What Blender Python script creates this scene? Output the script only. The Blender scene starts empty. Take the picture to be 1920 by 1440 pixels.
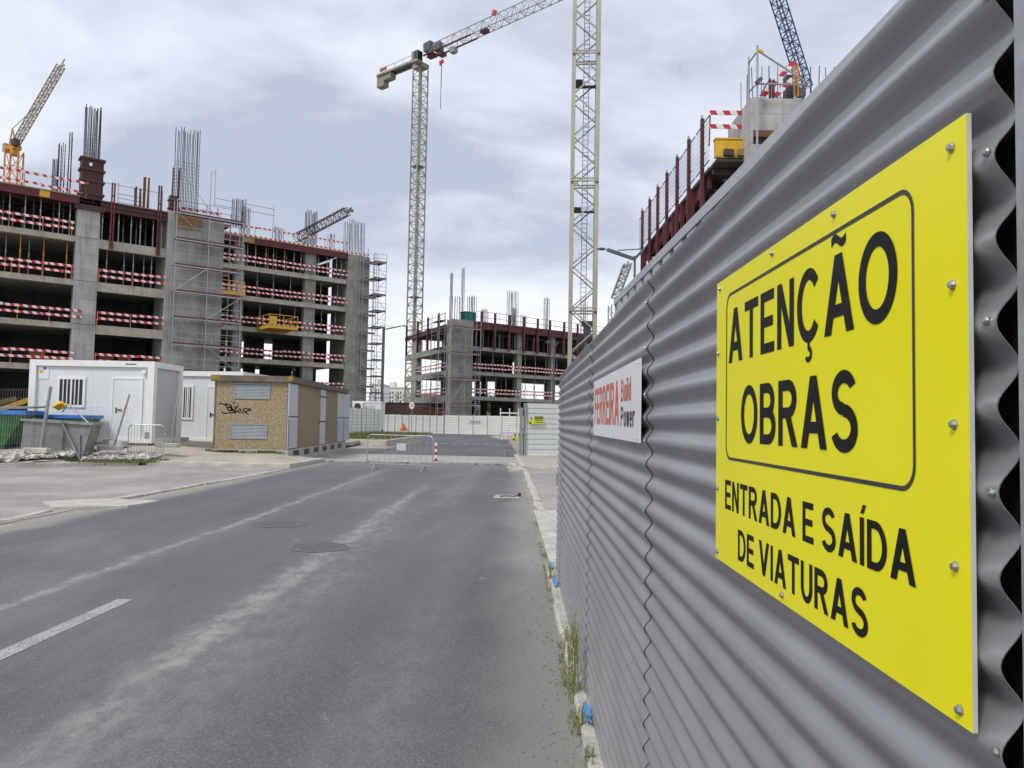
import bpy, math, random
from math import sin, cos, radians, pi, sqrt, atan2, hypot
from mathutils import Vector, Matrix
random.seed(7)
scn = bpy.context.scene
col = scn.collection

# ------------------------------------------------------------------ camera
F = 1442.0
CAM = Vector((0, 0, 1.65))
RC = (Matrix.Rotation(radians(.45), 3, 'Z') @ Matrix.Rotation(radians(92.8), 3, 'X') @ Matrix.Rotation(radians(1.05), 3, 'Z'))
cd = bpy.data.cameras.new('camera'); cam = bpy.data.objects.new('camera', cd); col.objects.link(cam)
cam.matrix_world = Matrix.Translation(CAM) @ RC.to_4x4()
cd.sensor_width = 36; cd.lens = F / 1920 * 36; cd.clip_start = .05; cd.clip_end = 3000
scn.camera = cam

# ------------------------------------------------------------------ sky, sun, exposure
SUN_EL, SUN_AZ = 50, 219            # azimuth: where the sun stands, degrees clockwise from +Y
world = bpy.data.worlds.new('World'); scn.world = world; world.use_nodes = True
def build_world():
    nt = world.node_tree; nt.nodes.clear(); N = nt.nodes.new; L = nt.links.new
    out = N('ShaderNodeOutputWorld'); bg = N('ShaderNodeBackground'); bg.inputs[1].default_value = 1.0
    sky = N('ShaderNodeTexSky'); sky.sky_type = 'NISHITA'; sky.sun_disc = False
    sky.sun_elevation = radians(SUN_EL); sky.sun_rotation = radians(SUN_AZ)
    tc = N('ShaderNodeTexCoord'); sep = N('ShaderNodeSeparateXYZ'); L(tc.outputs['Generated'], sep.inputs[0])
    def M(op, a, b=None, clamp=False):
        m = N('ShaderNodeMath'); m.operation = op; m.use_clamp = clamp
        for i, v in enumerate((a, b)):
            if v is None: continue
            if isinstance(v, (int, float)): m.inputs[i].default_value = v
            else: L(v, m.inputs[i])
        return m.outputs[0]
    zc = M('MAXIMUM', sep.outputs[2], 0.0)
    den = M('ADD', zc, .22)
    cx = M('DIVIDE', sep.outputs[0], den); cy = M('DIVIDE', sep.outputs[1], den)
    cmb = N('ShaderNodeCombineXYZ'); L(cx, cmb.inputs[0]); L(cy, cmb.inputs[1])
    def noise(scale, det, rough, off, dist=0.0):
        mp = N('ShaderNodeMapping'); L(cmb.outputs[0], mp.inputs[0]); mp.inputs['Location'].default_value = off
        mp.inputs['Scale'].default_value = (.9, 1.1, 1)
        n = N('ShaderNodeTexNoise'); n.inputs['Scale'].default_value = scale; n.inputs['Detail'].default_value = det
        n.inputs['Roughness'].default_value = rough; n.inputs['Distortion'].default_value = dist
        L(mp.outputs[0], n.inputs['Vector']); return n.outputs[0]
    n1 = noise(.95, 5, .5, (3.1, 1.7, 0), .5); n2 = noise(2.9, 6, .55, (7.3, 2.2, 0), .4)
    mix = M('ADD', M('MULTIPLY', n1, .74), M('MULTIPLY', n2, .26))
    cr = N('ShaderNodeValToRGB'); L(mix, cr.inputs[0]); e = cr.color_ramp.elements
    e[0].position = .40; e[0].color = (.37, .405, .495, 1); e[1].position = .60; e[1].color = (.745, .765, .82, 1)
    m = e.new(.49); m.color = (.55, .58, .665, 1)
    # paler towards the horizon
    hz = N('ShaderNodeMapRange'); hz.interpolation_type = 'SMOOTHSTEP'; L(zc, hz.inputs[0])
    hz.inputs[1].default_value = .02; hz.inputs[2].default_value = .24; hz.inputs[3].default_value = .8; hz.inputs[4].default_value = 0
    mh = N('ShaderNodeMix'); mh.data_type = 'RGBA'; L(hz.outputs[0], mh.inputs[0]); L(cr.outputs[0], mh.inputs[6]); mh.inputs[7].default_value = (.74, .745, .74, 1)
    sk = N('ShaderNodeMix'); sk.data_type = 'RGBA'; sk.blend_type = 'MULTIPLY'; sk.inputs[0].default_value = 1
    L(sky.outputs[0], sk.inputs[6]); sk.inputs[7].default_value = (.09, .09, .09, 1)
    fm = N('ShaderNodeMix'); fm.data_type = 'RGBA'; fm.inputs[0].default_value = .92; L(sk.outputs[2], fm.inputs[6]); L(mh.outputs[2], fm.inputs[7])
    L(fm.outputs[2], bg.inputs[0]); L(bg.outputs[0], out.inputs[0])
build_world()
sd = bpy.data.lights.new('sun', 'SUN'); sd.energy = 1.5; sd.angle = radians(13); sd.color = (1, .97, .93)
so = bpy.data.objects.new('sun', sd); col.objects.link(so)
sdir = Vector((sin(radians(SUN_AZ)) * cos(radians(SUN_EL)), cos(radians(SUN_AZ)) * cos(radians(SUN_EL)), sin(radians(SUN_EL))))
so.rotation_euler = sdir.to_track_quat('Z', 'Y').to_euler(); so.location = (0, -20, 60)
scn.view_settings.view_transform = 'Standard'; scn.view_settings.look = 'None'
scn.view_settings.exposure = .56; scn.view_settings.gamma = 1; scn.view_settings.use_curve_mapping = False
scn.cycles.diffuse_bounces = 3; scn.cycles.max_bounces = 6; scn.cycles.use_denoising = True

# ------------------------------------------------------------------ helpers
def ray(px, py): return RC @ Vector(((px - 960) / F, -(py - 720) / F, -1))
def at(px, py, Y):
    r = ray(px, py); return CAM + r * (Y / r.y)
def gnd(px, py, z=0.0):
    r = ray(px, py); return CAM + r * ((z - CAM.z) / r.z)

WM = {}
def wm(o): return WM.get(o.name, Matrix.Identity(4))
def clean(o, label, cat, group, kind):
    if label: o['label'] = label
    if cat: o['category'] = cat
    if group: o['group'] = group
    if kind: o['kind'] = kind
def thing(name, label, cat, loc=(0, 0, 0), rotz=0.0, group=None):
    o = bpy.data.objects.new(name, None); col.objects.link(o)
    o.location = loc; o.rotation_euler = (0, 0, rotz); o.empty_display_size = .2
    clean(o, label, cat, group, None)
    WM[o.name] = Matrix.Translation(Vector(loc)) @ Matrix.Rotation(rotz, 4, 'Z')
    return o
def inst(mesh, name, parent=None, loc=(0, 0, 0), rot=(0, 0, 0), scale=(1, 1, 1), label=None, cat=None, group=None, kind=None):
    o = bpy.data.objects.new(name, mesh); col.objects.link(o)
    o.location = loc; o.rotation_euler = rot; o.scale = scale
    if parent: o.parent = parent
    clean(o, label, cat, group, kind)
    return o
def copy_tree(root, loc, rotz=None, label=None, group=None):
    def cp(o, par):
        c = o.copy(); col.objects.link(c)
        if par: c.parent = par
        for ch in o.children: cp(ch, c)
        return c
    r = cp(root, None); r.location = loc
    if rotz is not None: r.rotation_euler = (0, 0, rotz)
    if label: r['label'] = label
    if group: r['group'] = group
    return r

class MB:
    def __init__(s): s.v = []; s.f = []; s.m = []
    def add(s, vs, fs, m=0):
        k = len(s.v); s.v += [tuple(p) for p in vs]
        for f in fs: s.f.append(tuple(i + k for i in f)); s.m.append(m)
        return s
    def box(s, x0, x1, y0, y1, z0, z1, m=0):
        return s.add([(x0, y0, z0), (x1, y0, z0), (x1, y1, z0), (x0, y1, z0), (x0, y0, z1), (x1, y0, z1), (x1, y1, z1), (x0, y1, z1)],
                     [(0, 3, 2, 1), (4, 5, 6, 7), (0, 1, 5, 4), (1, 2, 6, 5), (2, 3, 7, 6), (3, 0, 4, 7)], m)
    def bar(s, p, q, w, h=None, m=0, up=(0, 0, 1)):
        p, q = Vector(p), Vector(q); h = h or w; d = (q - p).normalized()
        a = d.cross(Vector(up))
        if a.length < 1e-4: a = d.cross(Vector((1, 0, 0)))
        a.normalize(); b = a.cross(d).normalized(); a *= w / 2; b *= h / 2
        return s.add([p - a - b, p + a - b, p + a + b, p - a + b, q - a - b, q + a - b, q + a + b, q - a + b],
                     [(0, 1, 2, 3), (7, 6, 5, 4), (0, 4, 5, 1), (1, 5, 6, 2), (2, 6, 7, 3), (3, 7, 4, 0)], m)
    def tube(s, p, q, r, n=6, r2=None, m=0):
        p, q = Vector(p), Vector(q); r2 = r if r2 is None else r2; d = (q - p).normalized()
        a = d.cross(Vector((0, 0, 1)))
        if a.length < 1e-4: a = Vector((1, 0, 0))
        a.normalize(); b = d.cross(a)
        vs = []
        for c, rr in ((p, r), (q, r2)):
            for i in range(n):
                t = 2 * pi * i / n; vs.append(c + a * (rr * cos(t)) + b * (rr * sin(t)))
        fs = [(i, (i + 1) % n, n + (i + 1) % n, n + i) for i in range(n)] + [tuple(range(n))[::-1], tuple(range(n, 2 * n))]
        return s.add(vs, fs, m)
    def path(s, pts, r, n=6, m=0):
        for a, b in zip(pts, pts[1:]): s.tube(a, b, r, n, m=m)
        return s
    def prism(s, poly, z0, z1, m=0):
        n = len(poly)
        return s.add([(x, y, z0) for x, y in poly] + [(x, y, z1) for x, y in poly],
                     [tuple(range(n))[::-1], tuple(range(n, 2 * n))] + [(i, (i + 1) % n, n + (i + 1) % n, n + i) for i in range(n)], m)
    def quad(s, a, b, c, d, m=0): return s.add([a, b, c, d], [(0, 1, 2, 3)], m)
    def mesh(s, name, mats, smooth=False, M=None):
        me = bpy.data.meshes.new(name)
        vs = s.v if M is None else [tuple(M @ Vector(p)) for p in s.v]
        me.from_pydata(vs, [], s.f)
        if not isinstance(mats, (list, tuple)): mats = [mats]
        for x in mats: me.materials.append(x)
        if len(mats) > 1: me.polygons.foreach_set('material_index', s.m)
        if smooth: me.polygons.foreach_set('use_smooth', [True] * len(me.polygons))
        me.update(); return me
    def build(s, name, mats, parent=None, world=False, smooth=False, **kw):
        M = None
        if world and parent:
            M = wm(parent).inverted()
        o = inst(s.mesh(name, mats, smooth, M), name, parent, **kw)
        if parent: WM[o.name] = wm(parent)
        return o

def rough_box(x0, x1, y0, y1, z0, z1, j, rnd, bev=.01):
    """box with knocked corners, for stones and kerbs"""
    mb = MB(); cx, cy, cz = (x0 + x1) / 2, (y0 + y1) / 2, (z0 + z1) / 2
    vs = []
    for k, z in ((0, z0), (1, z1 - bev), (2, z1)):
        b = bev if k == 2 else 0
        for x, y in ((x0 + b, y0 + b), (x1 - b, y0 + b), (x1 - b, y1 - b), (x0 + b, y1 - b)):
            vs.append((x + rnd.uniform(-j, j), y + rnd.uniform(-j, j), z + rnd.uniform(-j, j) * .6))
    fs = [(3, 2, 1, 0), (8, 9, 10, 11)]
    for k in (0, 4):
        for i in range(4): fs.append((k + i, k + (i + 1) % 4, k + 4 + (i + 1) % 4, k + 4 + i))
    return mb.add(vs, fs)

# ------------------------------------------------------------------ materials
MATS = {}
def mat(name, c1, c2=None, scale=3.0, rough=.75, metal=0.0, bump=0.0, bscale=40.0, streak=0.0, spec=.5, det=6, fine=0.0, coord='Object', panels=0.0):
    m = bpy.data.materials.new(name); m.use_nodes = True; nt = m.node_tree; N = nt.nodes.new; L = nt.links.new
    b = nt.nodes['Principled BSDF']; b.inputs['Roughness'].default_value = rough; b.inputs['Metallic'].default_value = metal
    b.inputs['Specular IOR Level'].default_value = spec
    tc = N('ShaderNodeTexCoord'); co = tc.outputs[coord]
    if c2 is None: c2 = tuple(x * .82 for x in c1)
    n = N('ShaderNodeTexNoise'); n.inputs['Scale'].default_value = scale; n.inputs['Detail'].default_value = det; n.inputs['Roughness'].default_value = .62
    L(co, n.inputs['Vector'])
    cr = N('ShaderNodeValToRGB'); cr.color_ramp.elements[0].position = .33; cr.color_ramp.elements[1].position = .68
    cr.color_ramp.elements[0].color = (*c2, 1); cr.color_ramp.elements[1].color = (*c1, 1); L(n.outputs[0], cr.inputs[0])
    colr = cr.outputs[0]
    if streak:
        mp = N('ShaderNodeMapping'); mp.inputs['Scale'].default_value = (3.2, 3.2, .22); L(co, mp.inputs[0])
        n2 = N('ShaderNodeTexNoise'); n2.inputs['Scale'].default_value = 1.3; n2.inputs['Detail'].default_value = 5; L(mp.outputs[0], n2.inputs['Vector'])
        mr = N('ShaderNodeMapRange'); mr.inputs[1].default_value = .52; mr.inputs[2].default_value = .75; mr.inputs[3].default_value = 0; mr.inputs[4].default_value = streak
        L(n2.outputs[0], mr.inputs[0])
        mx = N('ShaderNodeMix'); mx.data_type = 'RGBA'; L(mr.outputs[0], mx.inputs[0]); L(colr, mx.inputs[6]); mx.inputs[7].default_value = (*[x * .42 for x in c2], 1)
        colr = mx.outputs[2]
    if fine:
        n3 = N('ShaderNodeTexNoise'); n3.inputs['Scale'].default_value = bscale; n3.inputs['Detail'].default_value = 2; L(co, n3.inputs['Vector'])
        mr = N('ShaderNodeMapRange'); mr.inputs[1].default_value = .3; mr.inputs[2].default_value = .7; mr.inputs[3].default_value = 1 - fine; mr.inputs[4].default_value = 1 + fine
        L(n3.outputs[0], mr.inputs[0])
        mx = N('ShaderNodeMix'); mx.data_type = 'RGBA'; mx.blend_type = 'MULTIPLY'; mx.inputs[0].default_value = 1; L(colr, mx.inputs[6]); L(mr.outputs[0], mx.inputs[7])
        colr = mx.outputs[2]
    if panels:
        cs = N('ShaderNodeSeparateXYZ'); L(co, cs.inputs[0]); ad = N('ShaderNodeMath'); L(cs.outputs[0], ad.inputs[0]); L(cs.outputs[1], ad.inputs[1]); cb = N('ShaderNodeCombineXYZ'); L(ad.outputs[0], cb.inputs[0]); L(cs.outputs[2], cb.inputs[1])
        bk = N('ShaderNodeTexBrick'); L(cb.outputs[0], bk.inputs['Vector']); bk.inputs['Scale'].default_value = 1; bk.offset = 0
        bk.inputs['Brick Width'].default_value = panels; bk.inputs['Row Height'].default_value = panels * .92; bk.inputs['Mortar Size'].default_value = .014
        bk.inputs['Color1'].default_value = (1.06, 1.06, 1.06, 1); bk.inputs['Color2'].default_value = (.88, .88, .87, 1); bk.inputs['Mortar'].default_value = (.66, .66, .65, 1)
        mx = N('ShaderNodeMix'); mx.data_type = 'RGBA'; mx.blend_type = 'MULTIPLY'; mx.inputs[0].default_value = 1; L(colr, mx.inputs[6]); L(bk.outputs[0], mx.inputs[7]); colr = mx.outputs[2]
    L(colr, b.inputs['Base Color'])
    if bump:
        nb = N('ShaderNodeTexNoise'); nb.inputs['Scale'].default_value = bscale; nb.inputs['Detail'].default_value = 4; L(co, nb.inputs['Vector'])
        bp = N('ShaderNodeBump'); bp.inputs['Strength'].default_value = bump; bp.inputs['Distance'].default_value = .02; L(nb.outputs[0], bp.inputs['Height']); L(bp.outputs[0], b.inputs['Normal'])
    MATS[name] = m; return m

concrete = mat('concrete', (.33, .325, .295), (.22, .215, .195), 1.1, .85, bump=.25, bscale=14, streak=.55, fine=.12, panels=1.1)
concrete_light = mat('concrete_light', (.46, .46, .445), (.31, .31, .30), .55, .85, bump=.25, bscale=14, streak=.5, fine=.1, panels=1.27)
concrete_warm = mat('concrete_warm', (.44, .42, .345), (.30, .285, .235), .9, .85, bump=.25, bscale=14, streak=.5, fine=.12)
concrete_shade = mat('concrete_shade', (.075, .072, .064), (.04, .038, .034), .8, .9, streak=.4)  # concrete for the interiors, their shade put into the colour
dark_red = mat('dark_red_steel', (.12, .014, .02), (.055, .010, .014), 2.5, .55, fine=.2)
bright_red = mat('red_steel', (.20, .014, .024), (.11, .012, .016), 2.5, .5)
brown_form = mat('brown_formwork', (.075, .026, .024), (.04, .018, .017), 3, .6, fine=.2)
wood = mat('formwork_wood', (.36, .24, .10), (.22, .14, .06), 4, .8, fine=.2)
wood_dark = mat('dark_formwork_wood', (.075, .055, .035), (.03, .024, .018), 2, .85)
yellow_paint = mat('yellow_paint', (.72, .42, .02), (.58, .32, .02), 3, .5)
orange_paint = mat('orange_paint', (.62, .26, .02), (.45, .17, .015), 1.5, .5)
galv = mat('galvanised_steel', (.44, .45, .45), (.30, .31, .32), 5, .42, metal=.55, fine=.1)
galv_dull = mat('dull_galvanised_steel', (.34, .35, .35), (.22, .23, .23), 5, .5, metal=.3)
rebar_m = mat('rebar_steel', (.055, .046, .05), (.035, .03, .032), 8, .7, metal=.3)
rust = mat('rusty_steel', (.20, .085, .04), (.10, .045, .025), 6, .8)
deck_red = mat('red_plywood_deck', (.15, .05, .05), (.09, .035, .035), 3, .7)
dark_steel = mat('dark_steel', (.035, .036, .04), (.02, .02, .024), 5, .5)
black_paint_shade = mat('black_paint_shade', (.012, .012, .013), (.008, .008, .009), 5, .5)  # black handles; also the shade painted into gaps and hollows
lamp_steel = mat('lamp_steel', (.10, .11, .12), (.07, .08, .085), 3, .45, metal=.3)
cream = mat('cream_crane_paint', (.44, .425, .33), (.32, .31, .24), .6, .55, streak=.35, fine=.08)
crane_grey = mat('crane_lattice_paint', (.34, .35, .32), (.24, .25, .23), 2, .55)
crane_green = mat('crane_body_paint', (.31, .31, .24), (.22, .22, .165), 2, .6, streak=.3)
blue_steel = mat('blue_crane_paint', (.06, .12, .30), (.04, .08, .20), 2, .5)
white_panel = mat('white_panel', (.72, .74, .74), (.62, .65, .65), .8, .5, streak=.1)
white_frame = mat('white_frame', (.80, .80, .78), (.72, .72, .70), 1, .45, streak=.08)
hoard_white = mat('white_hoarding_sheet', (.74, .75, .70), (.62, .635, .595), .9, .5, streak=.22)
hoard_near = mat('near_hoarding_sheet', (.66, .69, .69), (.58, .61, .61), .9, .45, streak=.15)
hoard_grey = mat('pale_grey_sheet', (.40, .415, .435), (.34, .355, .375), 2, .4)
window_dark = mat('window_glass', (.02, .025, .03), (.012, .015, .02), 2, .08)
kerb_m = mat('kerb_stone', (.52, .50, .44), (.35, .33, .285), 3, .9, bump=.4, bscale=30, fine=.15)
sidewalk_m = mat('sidewalk', (.45, .41, .33), (.33, .30, .245), .9, .92, bump=.3, bscale=30, fine=.12)
soil = mat('dry_soil', (.36, .32, .255), (.23, .205, .165), .35, .95, bump=.5, bscale=9, fine=.2)
rubble_m = mat('rubble_stone', (.66, .62, .56), (.27, .25, .22), 4.5, .95, fine=.15)
steel_skip = mat('grey_skip_steel', (.30, .30, .285), (.18, .175, .165), 2.2, .6, metal=.2, streak=.35, fine=.1)
green_paint = mat('green_skip_paint', (.03, .15, .035), (.02, .085, .025), 2, .5, streak=.4)
blue_paint = mat('blue_paint', (.03, .20, .60), (.02, .13, .42), 3, .5)
spray_blue = mat('blue_spray_paint', (.06, .26, .62), (.10, .30, .58), 40, .8)
yellow_sign = mat('yellow_sign_sheet', (.86, .79, .004), (.82, .75, .004), .8, .3, spec=.3, streak=.035)
sign_white = mat('white_sign_sheet', (.74, .75, .78), (.70, .71, .74), 2, .3)
sign_edge = mat('sign_core', (.62, .62, .60), (.55, .55, .53), 3, .6)
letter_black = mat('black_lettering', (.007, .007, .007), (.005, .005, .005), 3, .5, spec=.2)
letter_red = mat('red_lettering', (.62, .10, .035), (.56, .085, .03), 3, .35)
letter_dark = mat('dark_lettering', (.05, .05, .05), (.04, .04, .04), 3, .5, spec=.3)
sign_red = mat('red_sign_print', (.55, .03, .03), (.5, .03, .03), 3, .4)
sign_orange = mat('orange_sign_print', (.85, .27, .03), (.8, .25, .03), 3, .4)
lime_sign = mat('lime_sign_print', (.62, .70, .02), (.58, .66, .02), 3, .4)
screw_m = mat('screw_zinc', (.45, .45, .43), (.32, .32, .31), 20, .3, metal=.85)
roof_slab_m = mat('mossy_roof_slab', (.19, .155, .12), (.115, .095, .073), 2.2, .95, bump=.3, bscale=25, fine=.2)
door_grey = mat('grey_door_paint', (.50, .52, .55), (.44, .46, .49), 1.2, .45, streak=.15)
vent_grey = mat('vent_grey_paint', (.27, .31, .32), (.22, .255, .265), 2, .5)
moss = mat('yellow_lichen', (.34, .22, .03), (.22, .15, .04), 6, .95)
apart_white = mat('far_plaster', (.74, .75, .77), (.66, .67, .69), .2, .8)
apart_cream = mat('far_cream_plaster', (.66, .65, .59), (.58, .57, .52), .2, .8)
brick_red = mat('red_masonry', (.30, .11, .06), (.20, .08, .05), 2, .9, fine=.2)
site_brown = mat('brown_cladding', (.20, .12, .10), (.14, .085, .07), 1.5, .8)
teal = mat('teal_tarp', (.03, .20, .19), (.02, .13, .125), 3, .7)
leaf_green = mat('leaf_green', (.055, .10, .022), (.03, .06, .015), 4, .7)
weed_green = mat('dry_weed', (.27, .28, .075), (.17, .19, .05), 30, .8)
grass_m = mat('dry_grass', (.15, .17, .05), (.09, .11, .03), 3, .9)
orange_cloth = mat('orange_plastic', (.70, .12, .03), (.6, .10, .03), 3, .5)

def stripes(name, ca, cb, period, slant):
    m = bpy.data.materials.new(name); m.use_nodes = True; nt = m.node_tree; N = nt.nodes.new; L = nt.links.new
    b = nt.nodes['Principled BSDF']; b.inputs['Roughness'].default_value = .5
    tc = N('ShaderNodeTexCoord'); s = N('ShaderNodeSeparateXYZ'); L(tc.outputs['Object'], s.inputs[0])
    a = N('ShaderNodeMath'); a.operation = 'MULTIPLY_ADD'; L(s.outputs[2], a.inputs[0]); a.inputs[1].default_value = slant; L(s.outputs[0], a.inputs[2])
    d = N('ShaderNodeMath'); d.operation = 'DIVIDE'; L(a.outputs[0], d.inputs[0]); d.inputs[1].default_value = period
    f = N('ShaderNodeMath'); f.operation = 'FRACT'; L(d.outputs[0], f.inputs[0])
    g = N('ShaderNodeMath'); g.operation = 'GREATER_THAN'; L(f.outputs[0], g.inputs[0]); g.inputs[1].default_value = .5
    n = N('ShaderNodeTexNoise'); n.inputs['Scale'].default_value = 2.5; L(tc.outputs['Object'], n.inputs['Vector'])
    mr = N('ShaderNodeMapRange'); mr.inputs[3].default_value = .72; mr.inputs[4].default_value = 1.08; L(n.outputs[0], mr.inputs[0])
    x = N('ShaderNodeMix'); x.data_type = 'RGBA'; L(g.outputs[0], x.inputs[0]); x.inputs[6].default_value = (*ca, 1); x.inputs[7].default_value = (*cb, 1)
    y = N('ShaderNodeMix'); y.data_type = 'RGBA'; y.blend_type = 'MULTIPLY'; y.inputs[0].default_value = 1; L(x.outputs[2], y.inputs[6]); L(mr.outputs[0], y.inputs[7])
    L(y.outputs[2], b.inputs['Base Color']); return m
stripe_m = stripes('red_white_stripes', (.54, .02, .035), (.80, .78, .74), .56, .55)
stripe_v = stripes('red_white_post_stripes', (.47, .03, .04), (.72, .70, .66), 1e6, 1e6)

def node_mat(name, rough=.9):
    m = bpy.data.materials.new(name); m.use_nodes = True; nt = m.node_tree
    b = nt.nodes['Principled BSDF']; b.inputs['Roughness'].default_value = rough
    N = nt.nodes.new; L = nt.links.new
    tc = N('ShaderNodeTexCoord')
    def math(op, a, b_=None, c=None, clamp=False):
        x = N('ShaderNodeMath'); x.operation = op; x.use_clamp = clamp
        for i, v in enumerate((a, b_, c)):
            if v is None: continue
            if isinstance(v, (int, float)): x.inputs[i].default_value = v
            else: L(v, x.inputs[i])
        return x.outputs[0]
    def noise(scale, det=4, rg=.6, sc=(1, 1, 1), dist=0):
        mp = N('ShaderNodeMapping'); L(tc.outputs['Object'], mp.inputs[0]); mp.inputs['Scale'].default_value = sc
        n = N('ShaderNodeTexNoise'); n.inputs['Scale'].default_value = scale; n.inputs['Detail'].default_value = det; n.inputs['Roughness'].default_value = rg
        n.inputs['Distortion'].default_value = dist
        L(mp.outputs[0], n.inputs['Vector']); return n.outputs[0]
    def rng(v, a, b_, c=0.0, d=1.0, smooth=True):
        x = N('ShaderNodeMapRange'); x.interpolation_type = 'SMOOTHSTEP' if smooth else 'LINEAR'; L(v, x.inputs[0])
        for i, q in enumerate((a, b_, c, d)): x.inputs[i + 1].default_value = q
        return x.outputs[0]
    def mix(f, a, b_, mode='MIX'):
        x = N('ShaderNodeMix'); x.data_type = 'RGBA'; x.blend_type = mode
        if isinstance(f, (int, float)): x.inputs[0].default_value = f
        else: L(f, x.inputs[0])
        for i, v in ((6, a), (7, b_)):
            if isinstance(v, tuple): x.inputs[i].default_value = (*v, 1)
            else: L(v, x.inputs[i])
        return x.outputs[2]
    sep = N('ShaderNodeSeparateXYZ'); L(tc.outputs['Object'], sep.inputs[0])
    def bump(h, strength, dist=.01):
        x = N('ShaderNodeBump'); x.inputs['Strength'].default_value = strength; x.inputs['Distance'].default_value = dist; L(h, x.inputs['Height']); L(x.outputs[0], b.inputs['Normal'])
    return m, b, N, L, tc, sep, math, noise, rng, mix, bump

def asphalt_mat():
    m, b, N, L, tc, sep, math, noise, rng, mix, bump = node_mat('asphalt', .82)
    x, y = sep.outputs[0], sep.outputs[1]
    base = mix(rng(noise(.35, 5), .3, .7), (.102, .105, .112), (.134, .136, .141))
    # long worn bands along the road
    base = mix(rng(noise(1.2, 4, .55, (1, .06, 1)), .42, .7), base, (.135, .136, .14))
    # aggregate speckle
    vo = N('ShaderNodeTexVoronoi'); vo.inputs['Scale'].default_value = 105; L(tc.outputs['Object'], vo.inputs['Vector'])
    sp = N('ShaderNodeSeparateColor'); L(vo.outputs['Color'], sp.inputs[0])
    base = mix(math('MULTIPLY', rng(sp.outputs[0], .74, .97), .42), base, (.27, .262, .24))
    base = mix(math('MULTIPLY', rng(sp.outputs[1], .6, .95), .42), base, (.045, .045, .048))
    wob = math('ADD', math('MULTIPLY', math('SUBTRACT', noise(.4, 3, .6), .5), 1.2), math('MULTIPLY', math('SUBTRACT', noise(2.6, 5, .7, (1, .5, 1)), .5), .75))
    brk = rng(noise(5.5, 7, .75, (1, .5, 1)), .40, .64)
    def streak(x0, w, y0, y1, amt):
        d = math('ABSOLUTE', math('SUBTRACT', math('ADD', x, math('MULTIPLY', wob, .30)), x0))
        f = rng(d, 0, w, 1, 0)
        f = math('MULTIPLY', f, math('MULTIPLY', rng(y, y0, y0 + 1.5), rng(y, y1 - 6, y1, 1, 0)))
        return math('MULTIPLY', math('MULTIPLY', f, math('ADD', math('MULTIPLY', brk, .75), .25)), amt)
    dust = (.345, .337, .315)
    base = mix(streak(-2.3, .24, 1, 22, .72), base, dust)
    base = mix(streak(-2.1, .8, 1, 18, .34), base, dust)
    base = mix(streak(-4.32, .13, 2, 28, .72), base, dust)
    base = mix(streak(-4.3, .5, 2, 28, .2), base, dust)
    base = mix(math('MULTIPLY', rng(noise(.42, 6, .68, (1, .4, 1), .6), .50, .72), .42), base, (.235, .23, .215))
    base = mix(math('MULTIPLY', rng(noise(.28, 4, .6, (1, .35, 1)), .56, .74), .5), base, (.062, .064, .07))
    base = mix(streak(-1.35, .5, 14, 36, .3), base, dust)
    base = mix(streak(-.75, .45, 2, 10, .22), base, dust)
    # dust gathered by both kerbs
    wk = math('ADD', x, math('MULTIPLY', math('SUBTRACT', noise(1.0, 5, .65, (1, .5, 1)), .5), .8))
    base = mix(math('MULTIPLY', rng(wk, -.42, .34), .85), base, (.27, .262, .238))
    base = mix(math('MULTIPLY', rng(wk, -6.75, -7.15), .62), base, (.34, .315, .27))
    # scattered splashes of dried mud
    sp2 = rng(noise(1.5, 7, .72, (1, .55, 1), .3), .635, .70)
    base = mix(math('MULTIPLY', sp2, .5), base, (.36, .335, .29))
    # dust near the concrete strip
    base = mix(math('MULTIPLY', rng(math('ADD', y, math('MULTIPLY', wob, 5)), 23, 30), .45), base, (.24, .235, .22))
    L(base, b.inputs['Base Color'])
    bump(math('ADD', noise(55, 3), math('MULTIPLY', sp.outputs[2], .6)), .45, .012)
    b.inputs['Specular IOR Level'].default_value = .35
    return m
asphalt = asphalt_mat()

def far_asphalt_mat():
    m, b, N, L, tc, sep, math, noise, rng, mix, bump = node_mat('far_asphalt', .85)
    base = mix(rng(noise(.3, 5, .6, (1, .3, 1)), .3, .7), (.085, .088, .098), (.13, .132, .14))
    base = mix(math('MULTIPLY', rng(noise(1.1, 6, .7, (1, .5, 1)), .6, .72), .5), base, (.30, .285, .25))
    L(base, b.inputs['Base Color']); bump(noise(40, 3), .4); return m
far_asphalt = far_asphalt_mat()

def paver_mat():
    m, b, N, L, tc, sep, math, noise, rng, mix, bump = node_mat('pink_pavers', .9)
    br = N('ShaderNodeTexBrick'); L(tc.outputs['Object'], br.inputs['Vector']); br.inputs['Scale'].default_value = 1
    br.inputs['Brick Width'].default_value = .22; br.inputs['Row Height'].default_value = .11; br.inputs['Mortar Size'].default_value = .006
    br.inputs['Color1'].default_value = (.285, .26, .25, 1); br.inputs['Color2'].default_value = (.23, .205, .195, 1); br.inputs['Mortar'].default_value = (.22, .20, .18, 1)
    base = mix(rng(noise(.5, 6, .65), .35, .7), br.outputs['Color'], (.37, .335, .295))
    base = mix(math('MULTIPLY', rng(noise(1.3, 6, .7, (1, 2.4, 1)), .58, .72), .6), base, (.44, .40, .345))
    L(base, b.inputs['Base Color']); bump(br.outputs['Fac'], .3); return m
pavers = paver_mat()

def strip_mat():
    m, b, N, L, tc, sep, math, noise, rng, mix, bump = node_mat('concrete_strip', .92)
    base = mix(rng(noise(.6, 6, .65), .35, .7), (.30, .29, .26), (.40, .385, .33))
    base = mix(math('MULTIPLY', rng(noise(2.2, 6, .7, (.5, 1, 1)), .55, .72), .5), base, (.22, .205, .175))
    L(base, b.inputs['Base Color']); bump(noise(12, 5), .5, .03); return m
strip_m = strip_mat()

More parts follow.
